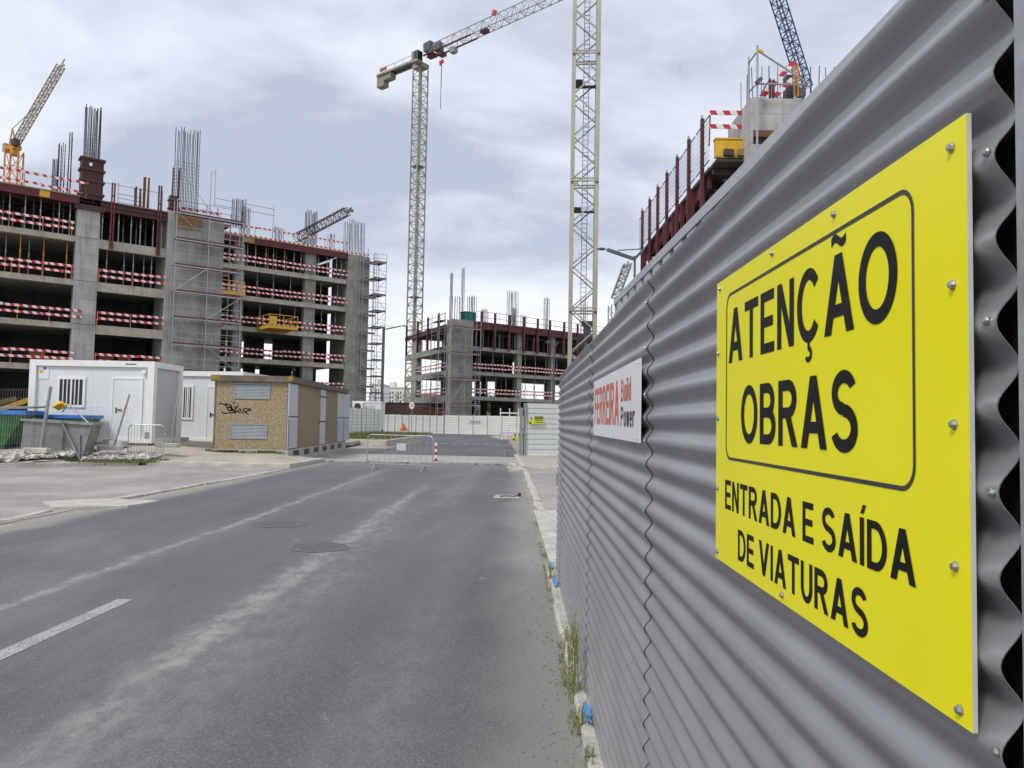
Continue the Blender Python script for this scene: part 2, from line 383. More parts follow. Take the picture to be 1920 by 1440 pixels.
def aggregate_mat(name, c1, c2, c3, scale):
    m, b, N, L, tc, sep, math, noise, rng, mix, bump = node_mat(name, .9)
    vo = N('ShaderNodeTexVoronoi'); vo.inputs['Scale'].default_value = scale; L(tc.outputs['Object'], vo.inputs['Vector'])
    sp = N('ShaderNodeSeparateColor'); L(vo.outputs['Color'], sp.inputs[0])
    base = mix(sp.outputs[0], c1, c2); base = mix(rng(sp.outputs[1], .7, .95), base, c3)
    base = mix(math('MULTIPLY', rng(noise(.9, 5), .45, .75), .25), base, c2)
    L(base, b.inputs['Base Color']); bump(vo.outputs['Distance'], .6, .02); return m
aggregate = aggregate_mat('exposed_aggregate', (.36, .275, .17), (.235, .175, .10), (.47, .40, .28), 40)
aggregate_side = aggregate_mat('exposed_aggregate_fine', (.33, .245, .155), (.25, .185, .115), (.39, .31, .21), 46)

def paint_worn(name, c, under, thr):
    m, b, N, L, tc, sep, math, noise, rng, mix, bump = node_mat(name, .85)
    f = rng(noise(60, 5, .75), thr - .06, thr + .06); f = math('MULTIPLY', f, rng(noise(2.2, 4, .6), .25, .5, .45, 1))
    L(mix(f, under, c), b.inputs['Base Color']); return m
road_paint = paint_worn('worn_road_paint', (.38, .38, .37), (.14, .141, .145), .46)
road_paint_far = paint_worn('worn_crossing_paint', (.36, .36, .36), (.11, .113, .12), .55)

def sheet_mat():
    m, b, N, L, tc, sep, math, noise, rng, mix, bump = node_mat('grey_coated_sheet', .3)
    base = mix(rng(noise(1.6, 5, .6), .3, .7), (.275, .281, .288), (.325, .331, .337))
    base = mix(math('MULTIPLY', rng(noise(6, 6, .7, (1, .35, 1)), .6, .8), .35), base, (.42, .40, .36))
    # mud thrown up from the road, thinning out with height
    mud = math('MULTIPLY', rng(sep.outputs[2], .7, .02), rng(noise(7, 6, .75, (1, .6, .6)), .42, .62))
    base = mix(math('MULTIPLY', mud, .55), base, (.37, .335, .275))
    fleck = rng(noise(42, 3, .6), .70, .74)
    base = mix(math('MULTIPLY', fleck, .25), base, (.12, .11, .10))
    L(base, b.inputs['Base Color'])
    L(math('ADD', rng(noise(3, 5), .3, .7, .29, .37), math('MULTIPLY', mud, .3)), b.inputs['Roughness'])
    b.inputs['Metallic'].default_value = .34
    bump(noise(1.7, 3, .5, (.6, .5, .9)), .05, .012)
    return m
sheet_m = sheet_mat()

# ------------------------------------------------------------------ lettering: bold sans capitals drawn stroke by stroke (cap height 1)
TV, TH = .205, .165
def rc(x0, x1, y0, y1): return [[(x0, y0), (x1, y0), (x1, y1), (x0, y1)]]
def dg(xb, xt, y0, y1, w=.245): return [[(xb, y0), (xb + w, y0), (xt + w, y1), (xt, y1)]]
def ar(cx, cy, rx, ry, a0, a1, tx=TV, ty=TH, n=None):
    n = n or max(6, int(abs(a1 - a0) / 9)); o = []
    for k in range(n):
        p, q = radians(a0 + (a1 - a0) * k / n), radians(a0 + (a1 - a0) * (k + 1) / n)
        o.append([(cx + rx * cos(p), cy + ry * sin(p)), (cx + rx * cos(q), cy + ry * sin(q)), (cx + (rx - tx) * cos(q), cy + (ry - ty) * sin(q)), (cx + (rx - tx) * cos(p), cy + (ry - ty) * sin(p))])
    return o
def wave(x0, x1, y, amp, t):
    o = []; n = 12
    f = lambda k: (x0 + (x1 - x0) * k / n, y + amp * sin(2 * pi * k / n))
    for k in range(n):
        p, q = f(k), f(k + 1); o.append([(p[0], p[1] - t / 2), (q[0], q[1] - t / 2), (q[0], q[1] + t / 2), (p[0], p[1] + t / 2)])
    return o
def glyphs():
    G = {}; XH = .74
    A = dg(0, .37, 0, 1) + dg(.74, .37, 0, 1) + rc(.20, .78, .21, .37); G['A'] = (A, .985)
    G['Ã'] = (A + wave(.26, .74, 1.17, .045, .11), .985)
    bowl = lambda x, cy, ry, rx: ar(x, cy, rx, ry, -90, 90)
    G['B'] = (rc(0, TV, 0, 1) + rc(TV, .42, 1 - TH, 1) + rc(TV, .42, .435, .435 + TH) + rc(TV, .44, 0, TH) + bowl(.42, .7175, .2825, .36) + bowl(.44, .30, .30, .40), .84)
    C_ = ar(.48, .5, .48, .515, 38, 322); G['C'] = (C_, .94)
    G['Ç'] = (C_ + rc(.44, .53, -.11, .03) + ar(.47, -.17, .15, .115, -150, 95, .085, .075), .94)
    G['D'] = (rc(0, TV, 0, 1) + rc(TV, .38, 1 - TH, 1) + rc(TV, .38, 0, TH) + ar(.38, .5, .50, .5, -90, 90), .88)
    G['E'] = (rc(0, TV, 0, 1) + rc(TV, .73, 1 - TH, 1) + rc(TV, .68, .42, .42 + TH) + rc(TV, .75, 0, TH), .76)
    G['F'] = (rc(0, TV, 0, 1) + rc(TV, .68, 1 - TH, 1) + rc(TV, .62, .42, .42 + TH), .69)
    G['I'] = (rc(0, TV, 0, 1), TV); G['Í'] = (rc(0, TV, 0, 1) + dg(.03, .16, 1.08, 1.27, .15), TV)
    G['N'] = (rc(0, TV, 0, 1) + rc(.59, .59 + TV, 0, 1) + dg(.59 - .02, .0, 0, 1, .225), .795)
    G['O'] = (ar(.51, .5, .51, .515, 0, 360), 1.02)
    G['P'] = (rc(0, TV, 0, 1) + rc(TV, .42, 1 - TH, 1) + rc(TV, .42, .40, .40 + TH) + bowl(.42, .70, .30, .38), .80)
    G['R'] = (rc(0, TV, 0, 1) + rc(TV, .46, 1 - TH, 1) + rc(TV, .46, .42, .42 + TH) + bowl(.46, .71, .29, .37) + dg(.63, .34, 0, .44, .25), .88)
    G['S'] = (ar(.42, .73, .385, .285, 22, 270, .19) + ar(.42, .2875, .42, .3025, 90, -158, .20), .84)
    G['T'] = (rc(0, .84, 1 - TH, 1) + rc(.42 - TV / 2, .42 + TV / 2, 0, 1 - TH), .84)
    G['U'] = (rc(0, TV, .38, 1) + rc(.80 - TV, .80, .38, 1) + ar(.40, .385, .40, .40, 180, 360), .80)
    G['V'] = (dg(.36, 0, 0, 1) + dg(.36, .72, 0, 1), .965)
    G['0'] = (ar(.36, .5, .36, .515, 0, 360, .18), .72)
    G['2'] = (ar(.35, .70, .34, .315, 165, -28, .19) + dg(.02, .42, .1, .60, .25) + rc(0, .68, 0, TH), .70)
    G['u'] = (rc(0, .2, .25, XH) + rc(.38, .58, 0, XH) + ar(.29, .25, .29, .26, 180, 360, .2, .15), .58)
    G['i'] = (rc(0, .2, 0, XH) + rc(0, .2, .86, 1), .2); G['l'] = (rc(0, .2, 0, 1), .2)
    G['d'] = (rc(.40, .60, 0, 1) + ar(.31, .37, .31, .38, 0, 360, .19, .15), .60)
    G['o'] = (ar(.32, .37, .32, .385, 0, 360, .19, .15), .64)
    G['w'] = (dg(.16, 0, 0, XH, .19) + dg(.16, .30, 0, XH, .19) + dg(.50, .30, 0, XH, .19) + dg(.50, .66, 0, XH, .19), .85)
    G['e'] = (ar(.32, .37, .32, .385, 0, 318, .19, .15) + rc(.1, .60, .31, .43), .64)
    G['r'] = (rc(0, .2, 0, XH) + ar(.38, .42, .30, .33, 60, 150, .19, .17), .46)
    return G
GLYPH = glyphs()
def put_text(txt, w, h, mtl, parent, M, bold=0.0, name='lettering', spacing=1.0):
    gap = .135 * spacing; x = 0; words = [[]]
    for ch in txt:
        if ch == ' ': x += .36; words.append([]); continue
        polys, adv = GLYPH[ch]; words[-1].append((x, polys)); x += adv + gap
    total = x - gap; sx = w / total
    for word in words:
        vs, fs = [], []; e = 0
        for x0, polys in word:
            for p in polys:
                n0 = len(vs); vs += [((x0 + q[0]) * sx, q[1] * h, e) for q in p]; fs.append(tuple(range(n0, n0 + len(p)))); e += 4e-6
        me = bpy.data.meshes.new(name); me.from_pydata(vs, [], fs); me.materials.append(mtl); me.transform(M); me.update()
        inst(me, name, parent)

# ================================================================== GROUND AND ROAD
S = lambda o: (o.__setitem__('kind', 'structure'), o)[1]
g = MB(); g.quad((-1500, -300, -.012), (1500, -300, -.012), (1500, 2500, -.012), (-1500, 2500, -.012)); S(g.build('ground', soil))
g = MB(); g.prism([(-7.35, -12), (.36, -12), (.36, 8), (.24, 16), (.10, 29.4), (-7.25, 29.4)], -.2, 0.0); S(g.build('road', asphalt))
g = MB(); g.prism([(-7.2, 34.5), (.15, 34.5), (-.6, 62), (-1.0, 91.5), (-16, 91.5), (-16, 84), (-9.2, 80), (-7.6, 60)], -.2, .004); S(g.build('far_road', far_asphalt))
# worn concrete strip across the road, its near lip broken
rnd = random.Random(3)
near = []; x = -7.9
while x < .5:
    near.append((x, 29.1 + rnd.uniform(-.16, .30))); x += rnd.uniform(.08, .3)
g = MB(); g.prism(near + [(.5, 34.6), (-7.3, 35.4), (-7.9, 33)], -.2, .055); S(g.build('concrete_strip', strip_m))
# paint
dash = inst(MB().prism([(-3.56, 0), (-3.41, 0), (-3.40, 3.0), (-3.54, 3.0)], .0, .004).mesh('road_dash', road_paint), 'lane_dash', loc=(0, 3.93, 0)); S(dash)
for k in range(8):
    X = -6.2 + k * .78
    S(inst(MB().prism([(0, 0), (.42, 0), (.40, 2.6), (-.02, 2.6)], .004, .008).mesh('crossing_bar', road_paint_far) if k == 0 else bpy.data.meshes['crossing_bar'], 'crossing_bar', loc=(X, 53.5 + .3 * rnd.random(), 0)))
# parking bays of small pinkish pavers
g = MB(); g.prism([(-60, 4), (-7.62, 4), (-7.62, 11), (-7.55, 29), (-7.3, 36), (-8.3, 60), (-14, 66), (-30, 70), (-60, 70)], -.2, .001); S(g.build('parking_paving', pavers))
g = MB(); g.prism([(.52, 14.1), (6, 14.1), (6, 27.0), (.30, 27.0)], -.2, .006); S(g.build('right_paving', pavers))
g = MB(); g.prism([(.22, 27.12), (6, 27.12), (6, 36.6), (-.1, 36.6), (-.02, 30)], -.2, .10); S(g.build('right_sidewalk', sidewalk_m))
g = MB(); g.prism([(-1.6, 70), (5, 64), (5, 91), (-1.2, 91), (-2.9, 82)], -.2, .07); S(g.build('far_sidewalk', sidewalk_m))

# raised plot on the left: pavement rising to the cabins
def plot_h(x, y):
    s = min(1, max(0, (y - 25.2) / 3.4)); s = s * s * (3 - 2 * s)
    w = min(1, max(0, (-10.9 - x) / 2.6)); w = w * w * (3 - 2 * w)
    s2 = min(1, max(0, (y - 23) / 4.5)) if x < -14 else 0
    e = min(1, max(0, (-7.5 - x) / 1.5)); e = e * e * (3 - 2 * e)
    return .13 + max(s, s2 * .9) * (.17 * e + .29 * w)
def front_y(x):
    pts = [(-60, -6), (-24, 15.5), (-14.6, 23.4), (-12.15, 25.25), (-7.4, 25.15)]
    for (a, b), (c, d) in zip(pts, pts[1:]):
        if x <= c: return b + (d - b) * (x - a) / (c - a)
    return 25.15
g = MB(); xs = [-60, -40, -30, -24, -20, -18, -16, -15, -14.6, -14, -13, -12.15, -11.5, -11, -10.5, -10, -9, -8, -7.42]
n = 14; rr = random.Random(5)
for x in xs:
    y0 = front_y(x) + .14
    for k in range(n):
        y = y0 + (48 - y0) * (k / (n - 1)) ** 2.0
        if y > 29.2: x_ = min(x, -9.0 - .045 * (y - 29))
        else: x_ = x
        g.v.append((x_, y, plot_h(x, y) + (rr.uniform(-.02, .02) if x < -12 and k > 0 else 0)))
for i in range(len(xs) - 1):
    for k in range(n - 1):
        a = i * n + k; g.f.append((a, a + n, a + n + 1, a + 1)); g.m.append(0)
sx_ = [-9.3, -9.0, -8.0, -7.42]
for a, b in zip(sx_, sx_[1:]): g.quad((a, 29.2, -.1), (b, 29.2, -.1), (b, 29.2, plot_h(b, 29.2)), (a, 29.2, plot_h(a, 29.2)))
S(g.build('plot_pavement', sidewalk_m))

# kerbs: one object per stone
def kerb_line(name, pts, wid, h, step, seed, low=-.2, lean=0.0, gap=.012, jit=.008, mtl=None):
    rn = random.Random(seed); root = thing(name, None, None); root['kind'] = 'structure'; out = []
    for (a, b) in zip(pts, pts[1:]):
        a, b = Vector(a), Vector(b); d = b - a; L_ = d.length; n_ = max(1, round(L_ / step)); d.normalize()
        for k in range(n_):
            p = a + d * (L_ * k / n_); ln = L_ / n_ - gap
            z = rn.uniform(-.012, .008)
            o = rough_box(0, ln, 0, wid, low, h + z, jit, rn, .018).build('kerb_stone', mtl or kerb_m, root)
            o.location = (p.x, p.y, 0); o.rotation_euler = (0, 0, atan2(d.y, d.x) + rn.uniform(-.012, .012)); out.append(o)
    return root, out
kerb_line('kerb_right', [(.535, 1.2), (.515, 8.7)], .165, .075, .94, 11)
kerb_line('kerb_right', [(.55, 14.2), (.36, 26.9)], .16, .035, .9, 12, jit=.018, gap=.03)
kerb_line('kerb_right', [(.32, 27.0), (.06, 36.5)], .2, .13, 1.0, 13)
kerb_line('kerb_right', [(.34, 26.95), (5.8, 27.05)], .16, .12, 1.0, 14)
# wide dropped kerb between
rn = random.Random(8); droot = thing('dropped_kerb', None, None); droot['kind'] = 'structure'
for k in range(6):
    y0 = 8.9 + k * .87; y1 = y0 + .855; xa = .40 - .012 * k
    wid = .12 + .52 * min(1, max(.12, k / 4.5)); w2 = .12 + .52 * min(1, max(.12, (k + 1) / 4.5))
    g = MB(); g.prism([(xa, y0), (xa + wid, y0), (xa + w2 - .01, y1), (xa - .01, y1)], -.2, .05 + .004 * rn.random()); g.build('kerb_stone', kerb_m, droot)
S(MB().prism([(.52, 13.95), (6, 13.95), (6, 14.09), (.52, 14.09)], -.2, .03).build('edging_strip', kerb_m))
kerb_line('kerb_left', [(-7.62, 8.2), (-7.72, 11.2), (-7.75, 13.0)], .14, .03, .95, 21, jit=.02, gap=.04)
kerb_line('kerb_left', [(-7.66, 14.9), (-7.45, 19.5), (-7.28, 25.0)], .15, .032, 1.0, 22, jit=.016, gap=.05)
kerb_line('kerb_plot', [(-7.36, 25.05), (-7.25, 29.2)], .16, .15, 1.05, 23)
kerb_line('kerb_plot', [(-7.3, 29.15), (-8.6, 29.2)], .15, .14, .7, 26)
kerb_line('kerb_plot', [(-12.15, 25.2), (-7.4, 25.05)], .15, .15, 1.0, 24)
kerb_line('kerb_plot', [(-24, 15.4), (-14.6, 23.3), (-12.35, 25.15)], .15, .14, 1.1, 25, jit=.02)
S(MB().prism([(-7.9, 13.2), (-6.85, 13.6), (-6.7, 14.5), (-7.9, 14.75), (-8.6, 14.0)], -.2, .045).build('drain_slab', kerb_m))
# blue spray marks on the kerb tops
def splat(loc, w, l, seed, label):
    rn = random.Random(seed); m = MB(); n_ = 22; q = [rn.uniform(.7, 1.15) for _ in range(n_)]
    m.add([(w * q[i] * cos(2 * pi * i / n_), l * q[i] * sin(2 * pi * i / n_), 0) for i in range(n_)], [tuple(range(n_))])
    o = m.build('paint_mark', spray_blue, label=label, cat='paint mark', group='blue spray marks on the kerb'); o.location = loc
splat((.405, 4.24, .093), .024, .15, 1, 'large blue spray mark on the kerb nearest the camera'); splat((.40, 7.62, .093), .03, .2, 2, 'middle blue spray mark on the kerb, beyond the weeds'); splat((.395, 8.5, .093), .03, .2, 3, 'farthest blue spray mark on the kerb, where the dropped kerb begins')
# grit gathered at the kerb foot
m = MB(); rn = random.Random(12)
for i in range(900):
    x = .345 - abs(rn.gauss(0, .11)); y = rn.uniform(2.5, 13) ; r = rn.uniform(.003, .011) * (1.5 if rn.random() < .08 else 1); k = len(m.v)
    for a in range(4): m.v.append((x + r * cos(a * 1.57 + i) * rn.uniform(.7, 1.4), y + r * sin(a * 1.57 + i) * rn.uniform(.7, 1.6), .001))
    m.v.append((x, y, r * rn.uniform(.6, 1.1))); m.f += [(k, k + 1, k + 4), (k + 1, k + 2, k + 4), (k + 2, k + 3, k + 4), (k + 3, k, k + 4)]; m.m += [0] * 4
m.build('grit', mat('grit', (.30, .285, .25), (.13, .125, .115), 30, .95), kind='stuff')

# manhole covers and a gully
def manhole(loc, r, label):
    t = thing('manhole_cover', label, 'manhole cover', loc)
    ring = MB(); n = 36
    for i in range(n):
        a, b = 2 * pi * i / n, 2 * pi * (i + 1) / n
        ring.quad((r * cos(a), r * sin(a), .005), (r * cos(b), r * sin(b), .005), (r * .9 * cos(b), r * .9 * sin(b), .008), (r * .9 * cos(a), r * .9 * sin(a), .008))
    ring.build('frame', mh_m, t)
    c = MB(); c.add([(r * .88 * cos(2 * pi * i / n), r * .88 * sin(2 * pi * i / n), .005) for i in range(n)], [tuple(range(n))])
    for i in range(-4, 5):
        for j in range(-4, 5):
            if hypot(i, j) < 4.1: c.box(i * r * .19 - .022, i * r * .19 + .022, j * r * .19 - .022, j * r * .19 + .022, .005, .009)
    c.build('lid', mh_m, t)
mh_m = mat('cast_iron_dusty', (.135, .135, .136), (.112, .113, .116), 6, .85, fine=.2)
manhole((-2.49, 9.88, 0), .37, 'round iron manhole cover by the pale dust streak in the roadway')
manhole((-3.64, 11.95, 0), .40, 'round dusty manhole cover farther up the roadway, near its middle')
t = thing('gully_grate', 'small broken gully in a pale patch by the right kerb', 'drain', (-.15, 17.0, 0))
MB().prism([(-.35, -.35), (.25, -.3), (.28, .42), (-.3, .4)], .001, .006).build('surround', strip_m, t)
mb = MB(); mb.path([(-.2, -.1, .02), (-.05, .0, .02), (.12, -.05, .02), (.24, .02, .05)], .012); mb.box(.2, .26, -.02, .05, .01, .09); mb.build('grate_bar', dark_steel, t)

# loose bricks and broken kerb pieces by the corner
rn = random.Random(31)
spots = [(-.05, 25.6, .42, .2), (.02, 27.2, .35, .22), (-.12, 28.4, .3, .2), (-.3, 27.6, .22, .14), (.05, 29.0, .26, .18)]
labs = ['long broken kerb stone lying flat on the asphalt before the kerb corner', 'grey broken concrete lump against the end of the kerb', 'small concrete lump at the broken lip of the strip',
        'smallest concrete piece in the road beside the kerb corner', 'concrete lump on the broken strip next to the white gate panel']
for (x, y, l, w), lb in zip(spots, labs):
    o = rough_box(-l / 2, l / 2, -w / 2, w / 2, 0, .13, .03, rn, .03).build('broken_stone', kerb_m, label=lb, cat='stone', group='broken stones by the right kerb corner'); o.location = (x, y, 0.0 if y < 29 else .05); o.rotation_euler = (0, 0, rn.uniform(-.5, .5))

# ================================================================== CORRUGATED FENCE (sheet by sheet)
PITCH, AMP = .0763, .0104
FX = .438                         # mid-plane of the sheets
fence = thing('corrugated_fence', 'grey corrugated sheet fence running beside the road', 'fence', (FX, .6, 0))
def corr_sheet(y0, y1, x0, x1, z0, z1, thick=.0012):
    """sheet from (x0,y0) to (x1,y1); waves run along the sheet; crests towards -x"""
    mb = MB(); n = int((z1 - z0) / PITCH * 14); cols = max(2, int((y1 - y0) / .5) + 1)
    dx, dy = x1 - x0, y1 - y0; L_ = hypot(dx, dy); nx, ny = -dy / L_, dx / L_
    for side in (0, 1):
        for c in range(cols):
            t = c / (cols - 1)
            for i in range(n + 1):
                z = z0 + (z1 - z0) * i / n
                w = AMP * cos(2 * pi * (z - 1.9) / PITCH) - (thick if side else 0)
                mb.v.append((x0 + dx * t + nx * w, y0 + dy * t + ny * w, z))
    m = n + 1; tot = cols * m
    for c in range(cols - 1):
        for i in range(n):
            a = c * m + i; mb.f.append((a, a + 1, a + m + 1, a + m)); mb.m.append(0)
            a += tot; mb.f.append((a, a + m, a + m + 1, a + 1)); mb.m.append(0)
    for c in (0, cols - 1):            # cut edges get their own vertices so the sheet keeps true normals to its end
        k = len(mb.v); mb.v += [mb.v[c * m + i] for i in range(m)] + [mb.v[tot + c * m + i] for i in range(m)]
        for i in range(n):
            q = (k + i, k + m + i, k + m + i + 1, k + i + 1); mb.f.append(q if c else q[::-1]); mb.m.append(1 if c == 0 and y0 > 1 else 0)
    return mb
sheets = []
for i, (a, b, xa, xb) in enumerate([(.69, 2.565, FX, FX), (2.545, 4.63, FX - .0034, FX - .0004), (4.60, 7.48, FX - .0038, FX - .0008), (7.45, 8.55, FX - .004, FX + .022)]):
    o = corr_sheet(a, b, xa, xb, .015, 2.13).build('corrugated_sheet', [sheet_m, letter_black], fence, world=True, smooth=True); sheets.append(o)  # black slot on lapped near edges paints the seams' shadow gap
# screws down each seam and down the near end
def screw_mesh():
    mb = MB(); n = 8; prof = [(.0075, 0), (.0075, .0012), (.0052, .0030), (.0045, .0045), (.0, .0052)]
    for k in range(len(prof) - 1):
        r1, h1 = prof[k]; r2, h2 = prof[k + 1]
        for i in range(n):
            a, b = 2 * pi * i / n, 2 * pi * (i + 1) / n
            mb.quad((-h1, r1 * cos(a), r1 * sin(a)), (-h2, r2 * cos(a), r2 * sin(a)), (-h2, r2 * cos(b), r2 * sin(b)), (-h1, r1 * cos(b), r1 * sin(b)))
    return mb.mesh('screw', screw_m, smooth=True)
SCREW = screw_mesh()
rn = random.Random(2)
def crest(z): return 1.9 + round((z - 1.9) / PITCH) * PITCH
for yy in (.699, 2.562, 4.62, 7.47):
    for z in (.30, .52, .73, .95, 1.16, 1.395, 1.557, 1.73, 1.90, 2.05):
        if 2.6 < yy < 4.3 and 1.55 < z < 1.9: continue
        zz = crest(z) + rn.uniform(-.006, .006)
        inst(SCREW, 'screw', fence, Vector((FX - AMP - (.004 if yy > 1 else 0), yy + rn.uniform(-.004, .004), zz)) - Vector((FX, .6, 0)), scale=(.8, .62, .62))
for k in range(20):      # row of ties at the turned end sheet
    z = .1 + k * PITCH
    if z > 1.35: break
    inst(SCREW, 'screw', fence, Vector((FX - .017, 7.55, z)) - Vector((FX, .6, 0)), scale=(1.6, 1.6, 1.6))
mb = MB(); mb.path([(FX - .03, 7.62, 1.02), (FX - .03, 7.62, 1.14), (FX - .03, 7.78, 1.14), (FX - .03, 7.78, 1.02)], .006); mb.build('handle', galv, fence, world=True)
# posts behind: an added black box that darkens the gap at the sheet end, the galvanised one beyond it
mb = MB(); mb.box(FX + .02, FX + .16, .665, .80, 0, 2.25); mb.build('gap_shade_box', black_paint_shade, fence, world=True)
mb = MB(); mb.box(.424, .484, .59, .6535, 0, 2.4); mb.build('post', galv, fence, world=True)
for y in (2.55, 4.6, 7.5):
    mb = MB(); mb.box(FX + .02, FX + .075, y - .03, y + .03, 0, 2.08); mb.build('post', galv_dull, fence, world=True)
mb = MB(); mb.box(FX + .02, FX + .06, .85, 8.4, .5, .54); mb.box(FX + .021, FX + .061, .85, 8.4, 1.75, 1.79); mb.build('back_rail', galv_dull, fence, world=True)

# ---- taller sheet hoarding behind it
hx = lambda y: .83 - .0264 * y
hoard = thing('ribbed_hoarding', 'taller pale ribbed sheet hoarding with a cap rail, rising behind the corrugated fence', 'fence', (.8, 0, 0))
def rib_sheet(y0, y1):
    mb = MB(); y = y0; pts = []
    while y < y1 - .01:
        pts += [(0, y), (0, y + .15), (.045, y + .17), (.045, y + .23)]; y += .25
    pts.append((0, y1))
    for (d0, a), (d1, b) in zip(pts, pts[1:]):
        mb.quad((hx(a) + d0, a, 0.1), (hx(b) + d1, b, .1), (hx(b) + d1, b, 2.50), (hx(a) + d0, a, 2.50))
    return mb
for a in (-1.5, -.5, .5, 1.5, 2.5, 3.5, 4.5):
    rib_sheet(a, a + 1.0).build('ribbed_sheet', hoard_grey, hoard, world=True)
mb = MB(); mb.bar((hx(-1.5) + .045, -1.5, 2.523), (hx(5.52) + .045, 5.52, 2.523), .10, .046); mb.build('cap_rail', hoard_grey, hoard, world=True)
for y in (0, 2, 4, 5.4):
    mb = MB(); mb.box(hx(y) + .06, hx(y) + .12, y - .03, y + .03, 0, 2.46); mb.build('post', galv_dull, hoard, world=True)

# ---- yellow warning sign
SX = FX - AMP - .0065              # front face
def plane_M(y_left, z, x=SX, eps=.0008):
    # text X -> -Y (towards the camera), text Y -> Z, facing -X
    return Matrix(((0, 0, -1, x - eps), (-1, 0, 0, y_left), (0, 1, 0, z), (0, 0, 0, 1)))
K = SX / .42                        # the measured numbers were taken on the plane x = .42
def sy(v): return v * K
def sz(v): return 1.65 + (v - 1.65) * K
sign = thing('warning_sign', 'large yellow road works sign with black lettering, screwed to the corrugated fence', 'sign', (SX, sy(1.63), sz(1.375)))
MI = wm(sign).inverted()
mb = MB(); mb.box(SX + .0003, SX + .005, sy(.7185), sy(1.627), sz(1.374), sz(1.950)); mb.build('backing', sign_edge, sign, world=True)
mb = MB(); mb.box(SX - .0003, SX + .0004, sy(.7187), sy(1.6268), sz(1.3742), sz(1.9498)); mb.build('face', yellow_sign, sign, world=True)
for s, yl, yr, zb, h, bold, nm in (('ATENÇÃO', 1.533, .850, 1.7735, .1055, .012, 'lettering'), ('OBRAS', 1.447, .951, 1.6195, .1035, .014, 'lettering'),
                               ('ENTRADA E SAÍDA', 1.555, .815, 1.4845, .0575, .012, 'lettering'), ('DE VIATURAS', 1.464, .926, 1.3985, .0570, .012, 'lettering')):
    put_text(s, sy(yl - yr), h * K, letter_black, sign, MI @ plane_M(sy(yl), sz(zb)), bold, nm, spacing=1.03)
def round_rect(u0, u1, v0, v1, r, n=7):
    p = []
    for cu, cv, a0 in ((u1 - r, v1 - r, 0), (u0 + r, v1 - r, 90), (u0 + r, v0 + r, 180), (u1 - r, v0 + r, 270)):
        for k in range(n):
            a = radians(a0 + 90 * k / (n - 1)); p.append((cu + r * cos(a), cv + r * sin(a)))
    return p
u0, u1 = 0, sy(1.552 - .814); v0, v1 = sz(1.5825), sz(1.9135)
o_ = round_rect(u0, u1, v0, v1, .030); i_ = round_rect(u0 + .0055, u1 - .0055, v0 + .0055, v1 - .0055, .0245); mb = MB()
for k in range(len(o_)):
    q = (k + 1) % len(o_)
    mb.quad(*[(SX - .0009, sy(1.552) - p[0], p[1]) for p in (o_[k], o_[q], i_[q], i_[k])])
mb.build('border', letter_dark, sign, world=True)
for yv, zv in ((.742, 1.925), (.742, 1.79), (.742, 1.655), (.742, 1.52), (.737, 1.388), (1.02, 1.935), (1.27, 1.937), (1.60, 1.935), (1.61, 1.80), (1.61, 1.665), (1.61, 1.52), (1.61, 1.39), (1.22, 1.387)):
    inst(SCREW, 'screw', sign, MI @ Vector((SX - .0004, sy(yv), sz(zv))), rot=(rn.uniform(0, 1), 0, 0), scale=(1.0, .72, .72))

# ---- white company sign farther along
WX = FX - AMP - .016
KW = WX / .42
wy = lambda v: v * KW
wz = lambda v: 1.65 + (v - 1.65) * KW
ws = thing('company_sign', 'white sign with tall red letters, screwed to the corrugated fence', 'sign', (WX, wy(4.25), wz(1.585)))
MI = wm(ws).inverted()
mb = MB(); mb.box(WX, WX + .006, wy(2.655), wy(4.25), wz(1.585), wz(1.878)); mb.build('panel', sign_white, ws, world=True)
put_text('FERREIRA', wy(4.18 - 3.195), .188 * KW, letter_red, ws, MI @ plane_M(wy(4.18), wz(1.644), WX), .03)
put_text('Build', wy(3.13 - 2.86), .088 * KW, letter_red, ws, MI @ plane_M(wy(3.13), wz(1.738), WX), .02)
put_text('Power', wy(3.13 - 2.765), .080 * KW, letter_dark, ws, MI @ plane_M(wy(3.13), wz(1.638), WX), .02)
for yv, zv in ((2.69, 1.865), (2.69, 1.597), (3.35, 1.867), (3.85, 1.868), (4.22, 1.865), (3.35, 1.597), (3.85, 1.596), (4.22, 1.596)):
    inst(SCREW, 'screw', ws, MI @ Vector((WX - .0004, wy(yv), wz(zv))), scale=(.8, .6, .6))

# ================================================================== SITE HELPERS
ANG = radians(38.9977)               # both big buildings share this grid: local x along the street front, y into the building
def rail(name_label, root_M, x0, x1, y, z, group, post_m, seed, ends=True, tilt=True, boards=(1.0, .52), step=1.9, rot=0.0):
    """temporary edge guard: striped boards clipped to thin posts"""
    rn = random.Random(seed); P = root_M @ Vector((x0, y, z))
    ang = atan2(root_M[1][0], root_M[0][0]) + rot
    t = thing('guard_rail', name_label, 'guard rail', P, ang, group); L_ = x1 - x0
    for h in boards:
        k = 0.0
        while k < L_ - .05:
            ln = min(rn.uniform(2.6, 3.4), L_ - k)
            dz = rn.uniform(-.03, .03) if tilt else 0; dz2 = rn.uniform(-.035, .035) if tilt else 0
            m = MB(); m.bar((0, 0, 0), (ln + .12, 0, dz2), .03, .185)
            o = m.build('board', stripe_m, t); o.location = (k, -.03 - rn.uniform(0, .03), h + dz); k += ln
    n_ = max(2, int(L_ / step) + 1)
    for i in range(n_):
        m = inst(POST[post_m], 'post', t, (L_ * i / (n_ - 1), 0.02, 0), (rn.uniform(-.03, .03), rn.uniform(-.03, .03), 0))
    return t
POST = {}
for nm, mm in (('orange', orange_paint), ('red', bright_red), ('grey', galv_dull)):
    POST[nm] = MB().tube((0, 0, -.15), (0, 0, 1.12), .032, 5).mesh('guard_post', mm)

